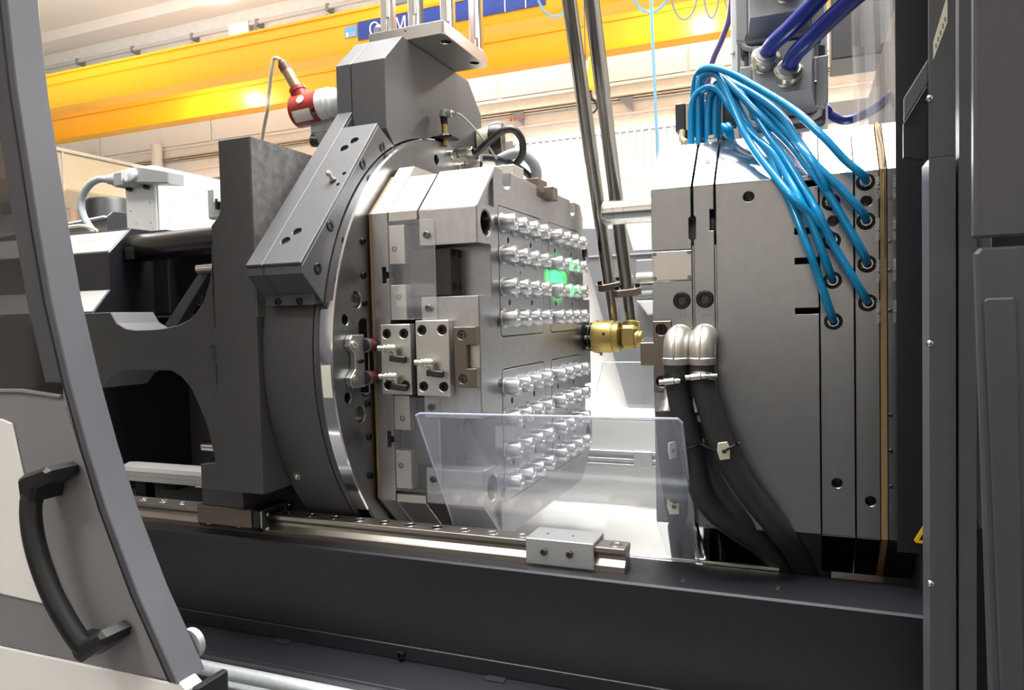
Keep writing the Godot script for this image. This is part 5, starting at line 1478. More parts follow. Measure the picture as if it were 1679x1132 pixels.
# ---------------------------------------------------------------- red sensor on the housing
func sensor_actuator() -> void:
	var t := thing("pressure_sensor", "red cylindrical sensor with an angled plug on the dark housing", "sensor", Vector3(-0.47, 1.97, -0.15))
	var ax := Vector3(1, 0.06, 0.0)
	var c := Vector3(-0.546, 2.0165, -0.15)
	put(t, "red_body", mb().lathe(c, ax, [Vector2(0, 0), Vector2(0, 0.034), Vector2(0.002, 0.036), Vector2(0.07, 0.036), Vector2(0.071, 0.03)], 40), M.sensor_red)
	put(t, "white_collar", mb().lathe(c, ax, [Vector2(0.0705, 0.03), Vector2(0.0705, 0.0355), Vector2(0.093, 0.0355), Vector2(0.094, 0.033), Vector2(0.104, 0.033), Vector2(0.108, 0.028), Vector2(0.14, 0.028)], 36), M.white_cabinet)
	put(t, "collar_slot", mb().box(-0.482, 2.03, -0.122, -0.476, 2.038, -0.119, 0.0008), M.print_black)
	put(t, "collar_mark", mb().prism("z", v2([-0.484, 2.008, -0.476, 2.008, -0.476, 2.005, -0.481, 2.005, -0.481, 1.998, -0.470, 1.996, -0.470, 1.993, -0.484, 1.995]), -0.1165, -0.1135, 0.0004), M.print_black)
	put(t, "round_sticker", mb().lathe(c + Vector3(0.035, 0.002 + 0.012, 0.0345), Vector3(0, 0.33, 1), [Vector2(0, 0.0095), Vector2(0.0007, 0.0092), Vector2(0.0007, 0)], 24), M.label_white)
	put(t, "sticker_ring", mb().lathe(c + Vector3(0.035, 0.0142, 0.0352), Vector3(0, 0.33, 1), [Vector2(0, 0.0078), Vector2(0.0004, 0.0074), Vector2(0.0004, 0.0068), Vector2(0, 0.0064)], 24), M.sensor_red)
	var pl := mb()
	for k in 6:
		var a0 := deg_to_rad(-16.0 - 7.0 * k)
		var a1 := deg_to_rad(-23.0 - 7.0 * k)
		var g := func(x: float, a: float) -> Vector3: return c + Vector3(x, x * 0.06 + 0.0366 * sin(a), 0.0366 * cos(a))
		pl.quad(g.call(0.012, a0), g.call(0.058, a0), g.call(0.058, a1), g.call(0.012, a1), Vector3(0, sin(a0), cos(a0)))
	put(t, "rating_plate", pl, M.label_white, "small grey-white rating plate")
	var d := Vector3(-0.46, 0.86, 0.1)
	var b := c + Vector3(0.018, 0.03, 0.008)
	put(t, "plug_base", mb().lathe(b, d, [Vector2(-0.01, 0.0165), Vector2(0.010, 0.0165), Vector2(0.011, 0.0185), Vector2(0.02, 0.0185), Vector2(0.021, 0.012)], 26), M.sensor_red)
	put(t, "plug_barrel", mb().lathe(b, d, [Vector2(0.018, 0.0115), Vector2(0.04, 0.0115), Vector2(0.0405, 0.011), Vector2(0.0415, 0.011), Vector2(0.042, 0.0115), Vector2(0.068, 0.0115)], 22), M.sensor_gold)
	put(t, "plug_cap", mb().lathe(b, d, [Vector2(0.067, 0.0125), Vector2(0.082, 0.0125), Vector2(0.084, 0.009), Vector2(0.09, 0.008), Vector2(0.09, 0.005), Vector2(0.094, 0.005), Vector2(0.094, 0)], 20), M.sensor_brown)
	var e: Vector3 = b + d.normalized() * 0.092
	var dd := d.normalized()
	put(t, "signal_cable", mb().tube([e, e + dd * 0.008 + Vector3(-0.006, 0, 0), e + Vector3(-0.02, 0.006, 0), e + Vector3(-0.026, -0.015, 0), Vector3(-0.614, 2.06, -0.14), Vector3(-0.62, 2.025, -0.14), Vector3(-0.66, 1.985, -0.17), Vector3(-0.70, 1.9, -0.2), Vector3(-0.72, 1.8, -0.3)], 0.0042, 10, 5), M.cable_cream, "thin cream cable")
	var v := thing("grey_valve", "grey cast valve under the red sensor, half hidden by the bracket", "valve", Vector3(-0.47, 1.9, -0.17))
	put(v, "valve_body", mb().box(-0.51, 1.955, -0.2, -0.44, 2.0, -0.14, 0.008), M.connector_light)
	put(v, "valve_dome", mb().lathe(Vector3(-0.475, 1.96, -0.165), Vector3.DOWN, [Vector2(0, 0.033), Vector2(0.02, 0.03), Vector2(0.032, 0.018), Vector2(0.035, 0)], 24), M.connector_light)
	put(v, "side_stub", mb().lathe(Vector3(-0.475, 1.945, -0.15), Vector3(-1, 0.1, 0.1), [Vector2(0, 0.014), Vector2(0.03, 0.014), Vector2(0.032, 0.011), Vector2(0.032, 0.0)], 18), M.dull_steel)

func carrier_hoses() -> void:
	# proximity sensor above the disc
	var t := thing("proximity_sensor", "slim brass proximity sensor standing over the disc edge", "sensor", Vector3(-0.22, 1.93, -0.24))
	var x := -0.227
	put(t, "bracket", mb().box(-0.25, 1.9385, -0.26, -0.2, 1.9435, -0.22, 0.001), M.bolt_black)
	put(t, "threaded_barrel", mb().lathe(Vector3(x, 1.925, -0.24), Vector3.UP, [Vector2(0, 0.006), Vector2(0.05, 0.006), Vector2(0.05, 0.0075), Vector2(0.062, 0.0075), Vector2(0.063, 0.006)], 16), M.brass)
	put(t, "lock_nut", mb().lathe(Vector3(x, 1.944, -0.24), Vector3.UP, [Vector2(0, 0.0125), Vector2(0.005, 0.0125), Vector2(0.006, 0.011), Vector2(0.006, 0.006)], 6, 0.99), M.zinc)
	put(t, "black_sleeve", mb().lathe(Vector3(x, 1.972, -0.24), Vector3.UP, [Vector2(0, 0.0078), Vector2(0.016, 0.0082)], 16), M.bolt_black)
	put(t, "plug_head", mb().lathe(Vector3(x, 1.987, -0.24), Vector3.UP, [Vector2(0, 0.011), Vector2(0.003, 0.0115), Vector2(0.014, 0.0095), Vector2(0.018, 0.005), Vector2(0.018, 0)], 14), M.connector_light)
	put(t, "plug_nose", mb().lathe(Vector3(x, 1.994, -0.24), Vector3(1, -0.1, 0.1), [Vector2(0, 0.008), Vector2(0.02, 0.0075), Vector2(0.022, 0.005), Vector2(0.03, 0.004)], 12), M.cast_fitting)
	put(t, "sensor_cable", mb().tube(v3([-0.197, 1.991, -0.237, -0.185, 1.985, -0.24, -0.165, 1.96, -0.26, -0.148, 1.93, -0.285, -0.135, 1.90, -0.31]), 0.0024, 7, 5), M.connector_light)
	# two hydraulic hoses with steel ends screwed into the disc
	var hs := [[-0.275, 1.925, [-0.205, 1.915, -0.285, -0.175, 1.916, -0.29, -0.142, 1.932, -0.28, -0.105, 1.950, -0.272, -0.078, 1.950, -0.275, -0.066, 1.93, -0.29, -0.075, 1.902, -0.31, -0.105, 1.885, -0.33, -0.145, 1.875, -0.34, -0.16, 1.83, -0.36], "black hydraulic hose looping up behind the moving mould half, the one with print"], [-0.315, 1.905, [-0.205, 1.91, -0.325, -0.185, 1.915, -0.34, -0.15, 1.913, -0.38, -0.118, 1.895, -0.42, -0.10, 1.87, -0.45, -0.09, 1.82, -0.46], "black hydraulic hose running flat under the looping one"]]
	for h in hs:
		var z: float = h[0]
		var y: float = h[1]
		var p := thing("hydraulic_hose", h[3], "hose", Vector3(-0.15, 1.82, z))
		put(p, "screw_end", mb().lathe(Vector3(-0.231, y - 0.012, z), Vector3(1, 0.06, 0), [Vector2(0, 0.012), Vector2(0.006, 0.012), Vector2(0.006, 0.0095), Vector2(0.01, 0.0095), Vector2(0.01, 0.0115), Vector2(0.018, 0.0115)], 6, 0.99), M.zinc)
		put(p, "crimp_sleeve", mb().lathe(Vector3(-0.213, y - 0.011, z), Vector3(1, 0.06, -0.1), [Vector2(0, 0.0085), Vector2(0.004, 0.0105), Vector2(0.034, 0.0105), Vector2(0.035, 0.008)], 14), M.zinc)
		var pts := v3(h[2])
		pts[0] = Vector3(-0.181, y - 0.009, z - 0.003)
		put(p, "hose_line", mb().tube(pts, 0.0078, 14, 8), M.hydraulic_rubber)
	var g := thing("grey_hose_bend", "thick grey hose bending down behind the mould's top slot", "hose", Vector3(-0.1, 1.8, -0.43))
	put(g, "hose_line", mb().tube(v3([-0.17, 1.91, -0.38, -0.13, 1.928, -0.395, -0.105, 1.925, -0.41, -0.088, 1.905, -0.42, -0.085, 1.88, -0.43, -0.098, 1.855, -0.44, -0.10, 1.821, -0.44]), 0.0125, 16, 6), M.connector_grey)
	put(g, "hose_foot", mb().lathe(Vector3(-0.10, 1.8203, -0.44), Vector3.UP, [Vector2(0, 0.019), Vector2(0.01, 0.019), Vector2(0.011, 0.013)], 8, 0.99), M.burnt_steel)
	var r := thing("rotary_coupling", "round black and brass coupling behind the black hoses", "coupling", Vector3(-0.22, 1.93, -0.52))
	put(r, "black_rim", mb().lathe(Vector3(-0.25, 1.985, -0.47), Vector3(1, 0.0, -0.25), [Vector2(0.03, 0.02), Vector2(0.03, 0.042), Vector2(0.045, 0.045), Vector2(0.062, 0.043), Vector2(0.062, 0.03), Vector2(0.055, 0)], 30), M.bolt_black)
	put(r, "brass_body", mb().lathe(Vector3(-0.25, 1.985, -0.47), Vector3(1, 0.0, -0.25), [Vector2(0, 0.03), Vector2(0.02, 0.034), Vector2(0.03, 0.036)], 28), M.valve_beige)

# ---------------------------------------------------------------- toggle side, seen past the door
func toggle_side() -> void:
	var t := thing("crosshead_block", "dark crosshead block with a bright sloped top behind the door", "block", Vector3(-1.05, 1.577, -0.05))
	put(t, "block_body", mb().prism("x", v2([-0.002, 1.764, 0.05, 1.713, 0.053, 1.711, 0.054, 1.63, 0.097, 1.581, 0.097, 1.577, -0.064, 1.577, -0.064, 1.769, -0.006, 1.769]), -1.35, -0.898, 0.0015), M.bed_paint)
	var m := mb()  # both slopes get a brighter metal to stand for overhead light
	m.quad(Vector3(-1.34, 1.7635, -0.0005), Vector3(-0.9, 1.7635, -0.0005), Vector3(-0.9, 1.7145, 0.0495), Vector3(-1.34, 1.7145, 0.0495), Vector3(0, 1, 1))
	m.quad(Vector3(-1.34, 1.629, 0.056), Vector3(-0.9, 1.629, 0.056), Vector3(-0.9, 1.583, 0.0965), Vector3(-1.34, 1.583, 0.0965), Vector3(0, 1, 1))
	put(t, "lit_slope", m, M.aluminium, "slope coloured bright for overhead light")
	put(t, "block_section", mb().box(-1.35, 1.577, -0.32, -0.855, 1.769, -0.0645, 0.002), M.bed_paint)
	var b := thing("tie_bar", "dark chromed tie bar between the crosshead block and the platen", "tie bar", Vector3(-0.65, 1.70, 0))
	put(b, "bar", mb().lathe(Vector3(-0.895, 1.7225, -0.01), Vector3(1, 0.012, 0), [Vector2(0, 0.0), Vector2(0, 0.029), Vector2(0.003, 0.031), Vector2(0.25, 0.031), Vector2(0.2505, 0.0303), Vector2(0.252, 0.0303), Vector2(0.2525, 0.031), Vector2(0.45, 0.031)], 36), M.oiled_steel)
	put(b, "flat_key", mb().box(-0.887, 1.695, 0.012, -0.862, 1.723, 0.022, 0.0015), M.dark_steel)
	var bl := thing("tie_bar", "second tie bar seen through the smoked door window", "tie bar", Vector3(-1.6, 1.66, 0.0))
	put(bl, "bar", mb().lathe(Vector3(-2.4, 1.69, 0.0), Vector3.RIGHT, [Vector2(0, 0.03), Vector2(1.06, 0.03)], 28), M.rod_steel)
	# link, pins and back wall of the clamp unit
	var l := thing("toggle_link", "slanting grey toggle link between the block and the platen", "link", Vector3(-0.74, 1.55, -0.05))
	put(l, "link_bar", mb().prism("z", v2([-0.694, 1.672, -0.666, 1.672, -0.776, 1.545, -0.815, 1.545]), -0.03, -0.005, 0.0015), M.anthracite)
	var pins := [[-0.70, 1.668, "chrome pin at the top of the slanting toggle link"], [-0.79, 1.603, "steel pin beside the middle of the slanting toggle link"], [-0.705, 1.288, "chrome pin low beside the platen foot"]]
	for p in pins:
		var d := thing("link_pin", p[2], "pin", Vector3(p[0], p[1] - 0.012, 0.0))
		put(d, "pin_body", mb().lathe(Vector3(p[0], p[1], 0.0 if p[1] > 1.62 or p[1] < 1.4 else -0.05), Vector3.RIGHT, [Vector2(0, 0.0), Vector2(0, 0.010), Vector2(0.002, 0.012), Vector2(0.05, 0.012)], 22), M.chrome)
		put(d, "pin_collar", mb().lathe(Vector3(p[0] + 0.02, p[1], 0.0 if p[1] > 1.62 or p[1] < 1.4 else -0.05), Vector3.RIGHT, [Vector2(0, 0.0125), Vector2(0.04, 0.0128)], 22), M.chrome)
	var w := thing("clamp_unit_guard", "dark sheet-metal guard behind the toggle links", "guard", Vector3(-1.8, 0.6, -0.74))
	put(w, "guard_sheet", mb().box(-2.3, 0.6, -0.76, -0.48, 1.76, -0.735, 0.003), M.anthracite)
	put(w, "floor_sheet", mb().box(-2.3, 1.0, -0.74, -0.48, 1.03, 0.05, 0.003), M.anthracite)
	for x in [-1.0, -0.93, -0.82]:
		put(w, "upright_strip", mb().box(x, 1.05, -0.735, x + 0.02, 1.55, -0.72, 0.002), M.anthracite)
	for p in [[-0.86, 1.51], [-0.84, 1.34], [-0.8, 1.42]]:
		put(w, "round_opening", mb().lathe(Vector3(p[0], p[1] , -0.734), Vector3.BACK, [Vector2(0, 0.022), Vector2(0.003, 0.021), Vector2(0.0, 0.019), Vector2(-0.0005, 0)], 22), M.anthracite)
	for x in [-0.56, -0.62]:
		put(w, "yoke_wall", mb().box(x - 0.02, 1.03, -0.73, x, 1.50, -0.40, 0.003), M.anthracite)
	put(w, "added_roof_sheet", mb().box(-0.853, 1.742, -0.735, -0.46, 1.752, -0.07, 0.002), M.anthracite)  # added roof, out of view, keeps light out of the cavity
	put(w, "added_roof_sheet", mb().box(-2.3, 1.742, -0.735, -0.853, 1.752, -0.322, 0.002), M.anthracite)
	put(w, "added_end_sheet", mb().box(-1.52, 1.03, -0.735, -1.5, 1.575, 0.05, 0.002), M.anthracite)  # added end wall, shuts light out of the cavity
	var a := thing("aluminium_profile", "ribbed aluminium profile lying above the rail beside the platen", "profile", Vector3(-0.75, 1.2, 0.03))
	put(a, "profile_bar", mb().prism("x", v2([0.055, 1.215, 0.055, 1.222, 0.053, 1.222, 0.053, 1.226, 0.055, 1.226, 0.055, 1.232, 0.053, 1.232, 0.053, 1.236, 0.055, 1.236, 0.052, 1.244, 0.03, 1.25, 0.012, 1.247, 0.008, 1.215]), -0.893, -0.516, 0.0005), M.aluminium)
	for x in [-0.86, -0.6]:
		put(a, "support_foot", mb().box(x, 1.03, 0.02, x + 0.03, 1.2155, 0.045, 0.001), M.black_paint)
	solo("thin_rod", mb().tube([Vector3(-0.66, 1.2185, 0.07), Vector3(-0.515, 1.2175, 0.07)], 0.0035, 8, 1), M.zinc, "thin bright rod under the aluminium profile", "rod")
	solo("hose_box", mb().box(-0.79, 1.195, 0.0, -0.75, 1.213, 0.035, 0.004), M.bolt_black, "small black box under the aluminium profile", "box")
	solo("slanting_rod", mb().tube([Vector3(-0.75, 1.235, -0.05), Vector3(-0.68, 1.285, -0.05)], 0.0022, 7, 1), M.dark_steel, "thin dark rod slanting up to the low chrome pin", "rod")

func added_backdrop() -> void:
	# added unseen box, dark below and pale above, for the ground plates to mirror
	var t := thing("added_backdrop_box", "added dark box with a pale band behind the viewer, for the ground plates to mirror", "machine", Vector3(0, 0, 4))
	put(t, "backdrop_sheet", mb().box(-5.0, 0, 3.6, 6.5, 1.62, 5.2, 0.02), M.post_grey)
	put(t, "mirrored_band", mb().box(-5.0, 1.62, 3.62, 6.5, 1.80, 5.2, 0.02), M.door_white)
	put(t, "base_plinth", mb().box(-4.9, 0.0, 3.55, 6.4, 0.12, 3.62, 0.01), M.black_paint)

func hall_props() -> void:
	# white cabinet and what hangs on it
	var t := thing("white_cabinet", "white sheet-metal cabinet behind the tie bar", "cabinet", Vector3(-1.35, 1.2, -0.7))
	put(t, "cabinet_body", mb().box(-1.43, 1.80, -1.05, -1.31, 2.03, -0.45, 0.003), M.white_cabinet)
	put(t, "side_panel", mb().box(-1.31, 1.81, -1.04, -1.306, 2.0, -0.46, 0.001), M.white_cabinet)
	put(t, "cabinet_foot", mb().box(-1.42, 0.0, -1.04, -1.32, 1.80, -0.80, 0.003), M.white_cabinet)
	for p in [[-0.5, 1.99], [-0.5, 1.93], [-0.5, 1.87], [-0.62, 1.97], [-0.66, 1.90], [-0.7, 1.96], [-0.6, 1.85]]:
		put(t, "rivet", mb().lathe(Vector3(-1.306, p[1], p[0]), Vector3.RIGHT, [Vector2(0, 0.003), Vector2(0.001, 0.002), Vector2(0.0012, 0)], 8), M.connector_light)
	for p in [[-1.41, 1.90], [-1.39, 1.86], [-1.33, 1.92], [-1.33, 1.86]]:
		put(t, "rivet", mb().lathe(Vector3(p[0], p[1], -0.45), Vector3.BACK, [Vector2(0, 0.003), Vector2(0.001, 0.002), Vector2(0.0012, 0)], 8), M.connector_light)
	var c := thing("cabinet_connector", "grey plug connector on top of the white cabinet with a grey cable", "connector", Vector3(-1.33, 1.97, -0.42))
	put(c, "hood", mb().prism("z", v2([-1.335, 1.972, -1.20, 1.958, -1.198, 1.99, -1.205, 1.994, -1.335, 2.022]), -0.46, -0.40, 0.003), M.connector_light)
	put(c, "base", mb().box(-1.425, 1.968, -0.452, -1.34, 2.012, -0.405, 0.004), M.connector_light)
	put(c, "locking_wheel", mb().lathe(Vector3(-1.335, 1.997, -0.4), Vector3.BACK, [Vector2(0, 0.017), Vector2(0.008, 0.017), Vector2(0.009, 0.015), Vector2(0.009, 0)], 20), M.white_cabinet)
	put(c, "locking_hook", mb().prism("z", v2([-1.38, 1.975, -1.37, 1.985, -1.365, 1.975, -1.35, 1.98, -1.36, 2.01, -1.38, 2.01]), -0.41, -0.395, 0.002), M.white_cabinet)
	put(c, "gland", mb().lathe(Vector3(-1.42, 1.992, -0.425), Vector3(-1, 0.1, 0.1), [Vector2(0, 0.02), Vector2(0.02, 0.02), Vector2(0.02, 0.017), Vector2(0.04, 0.015), Vector2(0.045, 0.01)], 10), M.cable_grey)
	for x in [-1.40, -1.33]:
		put(c, "screw_foot", mb().lathe(Vector3(x, 1.968, -0.44), Vector3(0, -1, 0.3), [Vector2(0, 0.009), Vector2(0.008, 0.009), Vector2(0.008, 0)], 12), M.bolt_black)
	solo("grey_cable", mb().tube(v3([-1.455, 1.994, -0.42, -1.50, 2.0, -0.42, -1.545, 1.985, -0.42, -1.58, 1.945, -0.42, -1.575, 1.895, -0.42, -1.53, 1.84, -0.42, -1.45, 1.79, -0.42, -1.4, 1.72, -0.42]), 0.0105, 14, 7), M.cable_grey, "thick grey cable arching from the cabinet's connector", "cable")
	var k := thing("side_connector", "light grey connector at the cabinet's far edge beside the platen", "connector", Vector3(-1.1, 1.85, -0.5))
	put(k, "connector_body", mb().box(-1.12, 1.855, -0.53, -1.02, 1.945, -0.46, 0.006), M.connector_light)
	put(k, "connector_lid", mb().box(-1.085, 1.90, -0.46, -1.02, 1.94, -0.45, 0.003), M.white_cabinet)
	put(k, "connector_hook", mb().box(-1.075, 1.88, -0.46, -1.068, 1.91, -0.446, 0.001), M.bolt_black)
	put(k, "connector_post", mb().box(-1.10, 1.78, -0.52, -1.04, 1.856, -0.48, 0.003), M.white_cabinet)
	var d := thing("black_drum", "black round drum behind the door frame", "drum", Vector3(-2.03, 1.2, -0.7))
	put(d, "drum_body", mb().lathe(Vector3(-2.03, 1.2, -0.9), Vector3.UP, [Vector2(0, 0.095), Vector2(0.835, 0.095), Vector2(0.845, 0.088), Vector2(0.845, 0)], 40), M.black_paint)
	put(d, "drum_foot", mb().lathe(Vector3(-2.03, 1.2, -0.9), Vector3.UP, [Vector2(0.72, 0.096), Vector2(0.73, 0.1), Vector2(0.735, 0.1), Vector2(0.74, 0.096)], 40), M.seal_black)
	var b := thing("grey_machine_box", "grey machine cover with a dark upright plate behind the crosshead block", "cover", Vector3(-1.8, 1.2, -0.62))
	put(b, "cover_body", mb().prism("z", v2([-2.3, 1.76, -1.68, 1.76, -1.68, 1.915, -2.3, 1.875]), -0.68, -0.60, 0.004), M.door_grey)
	put(b, "upright_plate", mb().prism("z", v2([-1.68, 1.76, -1.44, 1.76, -1.44, 1.91, -1.65, 1.935, -1.68, 1.92]), -0.62, -0.585, 0.003), M.guard_grey)
	put(b, "edge_strip", mb().prism("z", v2([-2.3, 1.876, -1.68, 1.916, -1.68, 1.922, -2.3, 1.882]), -0.69, -0.575, 0.001), M.white_cabinet)
	var hood := thing("clamp_unit_cover", "dark cover of the clamp unit seen through the smoked door window", "cover", Vector3(-2.9, 1.2, -0.5))
	put(hood, "cover_body", mb().prism("z", v2([-4.2, 1.2, -2.36, 1.2, -2.36, 2.14, -2.6, 2.17, -4.2, 2.05]), -0.56, -0.2, 0.01), M.anthracite)
	put(hood, "cover_trim", mb().box(-4.2, 1.95, -0.2, -2.37, 1.97, -0.19, 0.003), M.door_grey)
	solo("cream_cable", mb().tube(v3([-0.97, 1.765, 0.02, -1.0, 1.776, 0.02, -1.035, 1.78, 0.02, -1.075, 1.772, 0.03, -1.10, 1.74, 0.04, -1.11, 1.69, 0.05, -1.115, 1.62, 0.06]), 0.0035, 8, 6), M.cable_cream, "thin cream cable arching over the crosshead block", "cable")

# ---------------------------------------------------------------- between the halves
func rear_chute() -> void:
	var t := thing("drop_chute", "bright white drop chute and rear guard between the mould halves", "chute", Vector3(0.1, 0.9, -0.7))
	put(t, "white_sheet", mb().box(-0.46, 1.268, -1.0, 0.62, 1.815, -0.985, 0.002), M.chute_white)
	put(t, "chute_ledge", mb().box(-0.46, 1.255, -0.99, 0.62, 1.268, -0.78, 0.002), M.chute_white)
	put(t, "chute_sheet", mb().box(-0.46, 1.01, -0.79, 0.34, 1.255, -0.78, 0.002), M.chute_white)
	put(t, "chute_floor", mb().prism("x", v2([-0.785, 1.01, -0.785, 1.018, 0.04, 0.92, 0.04, 0.912]), -0.46, 0.34, 0.001), M.chute_white)
	put(t, "side_sheet", mb().box(0.34, 0.9, -0.79, 0.35, 1.14, 0.04, 0.001), M.anthracite)
	put(t, "side_sheet", mb().box(-0.46, 0.92, -0.78, -0.45, 1.1, 0.04, 0.001), M.chute_white)
	for p in [[-0.16, -0.2], [-0.02, -0.25]]:
		put(t, "floor_screw", mb().lathe(Vector3(p[0], 0.966 + 0.03, p[1] - 0.2), Vector3(0, 1, 0.12), [Vector2(0, 0.009), Vector2(0.002, 0.008), Vector2(0.002, 0)], 14), M.connector_grey)
	var g := thing("slant_grey_sheet", "slant-cut grey sheet in front of the white rear sheet", "plate", Vector3(0.02, 1.27, -0.96))
	put(g, "plate_sheet", mb().prism("z", v2([-0.175, 1.815, 0.009, 1.803, 0.026, 1.738, 0.30, 1.735, 0.30, 1.2685, 0.003, 1.2685, -0.115, 1.709, -0.175, 1.72]), -0.955, -0.948, 0.001), M.sheet_grey)  # grey outline with a slanted edge over the white sheet
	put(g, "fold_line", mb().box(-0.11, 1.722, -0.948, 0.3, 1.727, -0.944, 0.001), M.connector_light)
	var p := thing("acrylic_guard", "clear acrylic pane standing behind the brass union", "guard", Vector3(0.05, 1.2, -0.85))
	put(p, "pane_sheet", mb().prism("z", v2([-0.095, 1.268, 0.28, 1.268, 0.28, 1.4085, -0.058, 1.4085, -0.063, 1.404]), -0.912, -0.908, 0.001), M.acrylic_thin)
	put(p, "pane_edge", mb().tube([Vector3(-0.095, 1.268, -0.91), Vector3(-0.062, 1.405, -0.91), Vector3(-0.058, 1.4085, -0.91), Vector3(0.28, 1.4085, -0.91)], 0.0014, 6, 1), M.acrylic_edge)
	var r := thing("cross_rails", "pair of grey steel cross rails at the back of the chute", "rails", Vector3(0.02, 1.12, -0.76))
	for y in [1.168, 1.147, 1.132]:
		put(r, "rail_bar", mb().box(-0.35, y - 0.006, -0.78, 0.6, y + 0.004, -0.765, 0.001), M.aluminium)
	put(r, "rail_block", mb().box(0.06, 1.13, -0.778, 0.11, 1.175, -0.755, 0.002), M.aluminium)
	# machine parts beyond the grey plate
	var m := thing("gripper", "grey steel gripper parts beside the fixed mould, behind the rods", "gripper", Vector3(0.12, 1.5, -0.8))
	put(m, "round_bar", mb().lathe(Vector3(0.07, 1.645, -0.8), Vector3.RIGHT, [Vector2(0, 0.0), Vector2(0, 0.018), Vector2(0.2, 0.018)], 20), M.zinc)
	put(m, "round_bar", mb().lathe(Vector3(0.06, 1.6, -0.8), Vector3(1, 0.05, 0), [Vector2(0, 0.0), Vector2(0, 0.014), Vector2(0.2, 0.014)], 20), M.connector_light)
	put(m, "finger", mb().prism("z", v2([0.07, 1.585, 0.25, 1.585, 0.25, 1.56, 0.10, 1.545]), -0.82, -0.78, 0.004), M.panel_white)
	put(m, "carrier", mb().box(0.06, 1.48, -0.86, 0.26, 1.70, -0.83, 0.003), M.connector_grey)
	# seen above the grey plate, far behind
	var s := thing("wall_shelf", "white shelf with a red box, far behind the rods", "shelf", Vector3(-0.4, 1.0, -3))
	put(s, "shelf_board", mb().box(-0.6, 1.94, -3.2, 0.1, 1.985, -2.9, 0.004), M.panel_white)
	put(s, "shelf_leg", mb().box(-0.58, 0, -3.15, -0.5, 1.94, -2.95, 0.004), M.panel_white)
	put(s, "shelf_leg", mb().box(0.02, 0, -3.15, 0.1, 1.94, -2.95, 0.004), M.panel_white)
	put(s, "shelf_panel", mb().box(-0.5, 0.2, -3.15, 0.02, 1.90, -3.1, 0.004), M.duct_beige)
	solo("red_box", mb().box(-0.43, 1.9855, -3.05, -0.35, 2.03, -2.97, 0.004), M.box_red, "small red box on the far white shelf", "box")
	solo("drooping_cable", mb().tube(v3([-0.42, 1.985, -2.88, -0.40, 1.93, -2.87, -0.36, 1.90, -2.87, -0.33, 1.88, -2.87, -0.36, 1.85, -2.87, -0.42, 1.83, -2.87]), 0.004, 6, 5), M.panel_white, "white cable drooping from the far shelf", "cable")
	# the green signal lamp on the far end of the fixed half
	var gl := thing("signal_lamp", "small green signal lamp shining across the mould gap from the fixed half", "lamp", Vector3(0.262, 1.622, -0.62))
	var gd := Vector3(-0.713, 0, 0.702)
	var gc := Vector3(0.256, 1.634, -0.626)
	put(gl, "lamp_body", mb().lathe(gc, gd, [Vector2(-0.02, 0), Vector2(-0.02, 0.009), Vector2(0, 0.009), Vector2(0.001, 0.007)], 18), M.bolt_black)
	put(gl, "lamp_lens", mb().lathe(gc, gd, [Vector2(0, 0.007), Vector2(0.002, 0.005), Vector2(0.003, 0)], 16), M.led_green)
	put(gl, "lamp_bracket", mb().box(0.262, 1.62, -0.655, 0.28, 1.625, -0.60, 0.001), M.bolt_black)
	var l := SpotLight3D.new()
	l.name = "signal_lamp_light"
	l.position = gc + gd * 0.008 - gl.position
	l.rotation = Vector3(0, 2.348, 0)
	l.spot_angle = 9.0
	l.spot_angle_attenuation = 1.0
	l.spot_range = 6
	l.light_energy = 0.5
	l.light_size = 0.006
	l.light_color = Color(0.05, 1.0, 0.4)
	l.shadow_enabled = true
	gl.add_child(l)

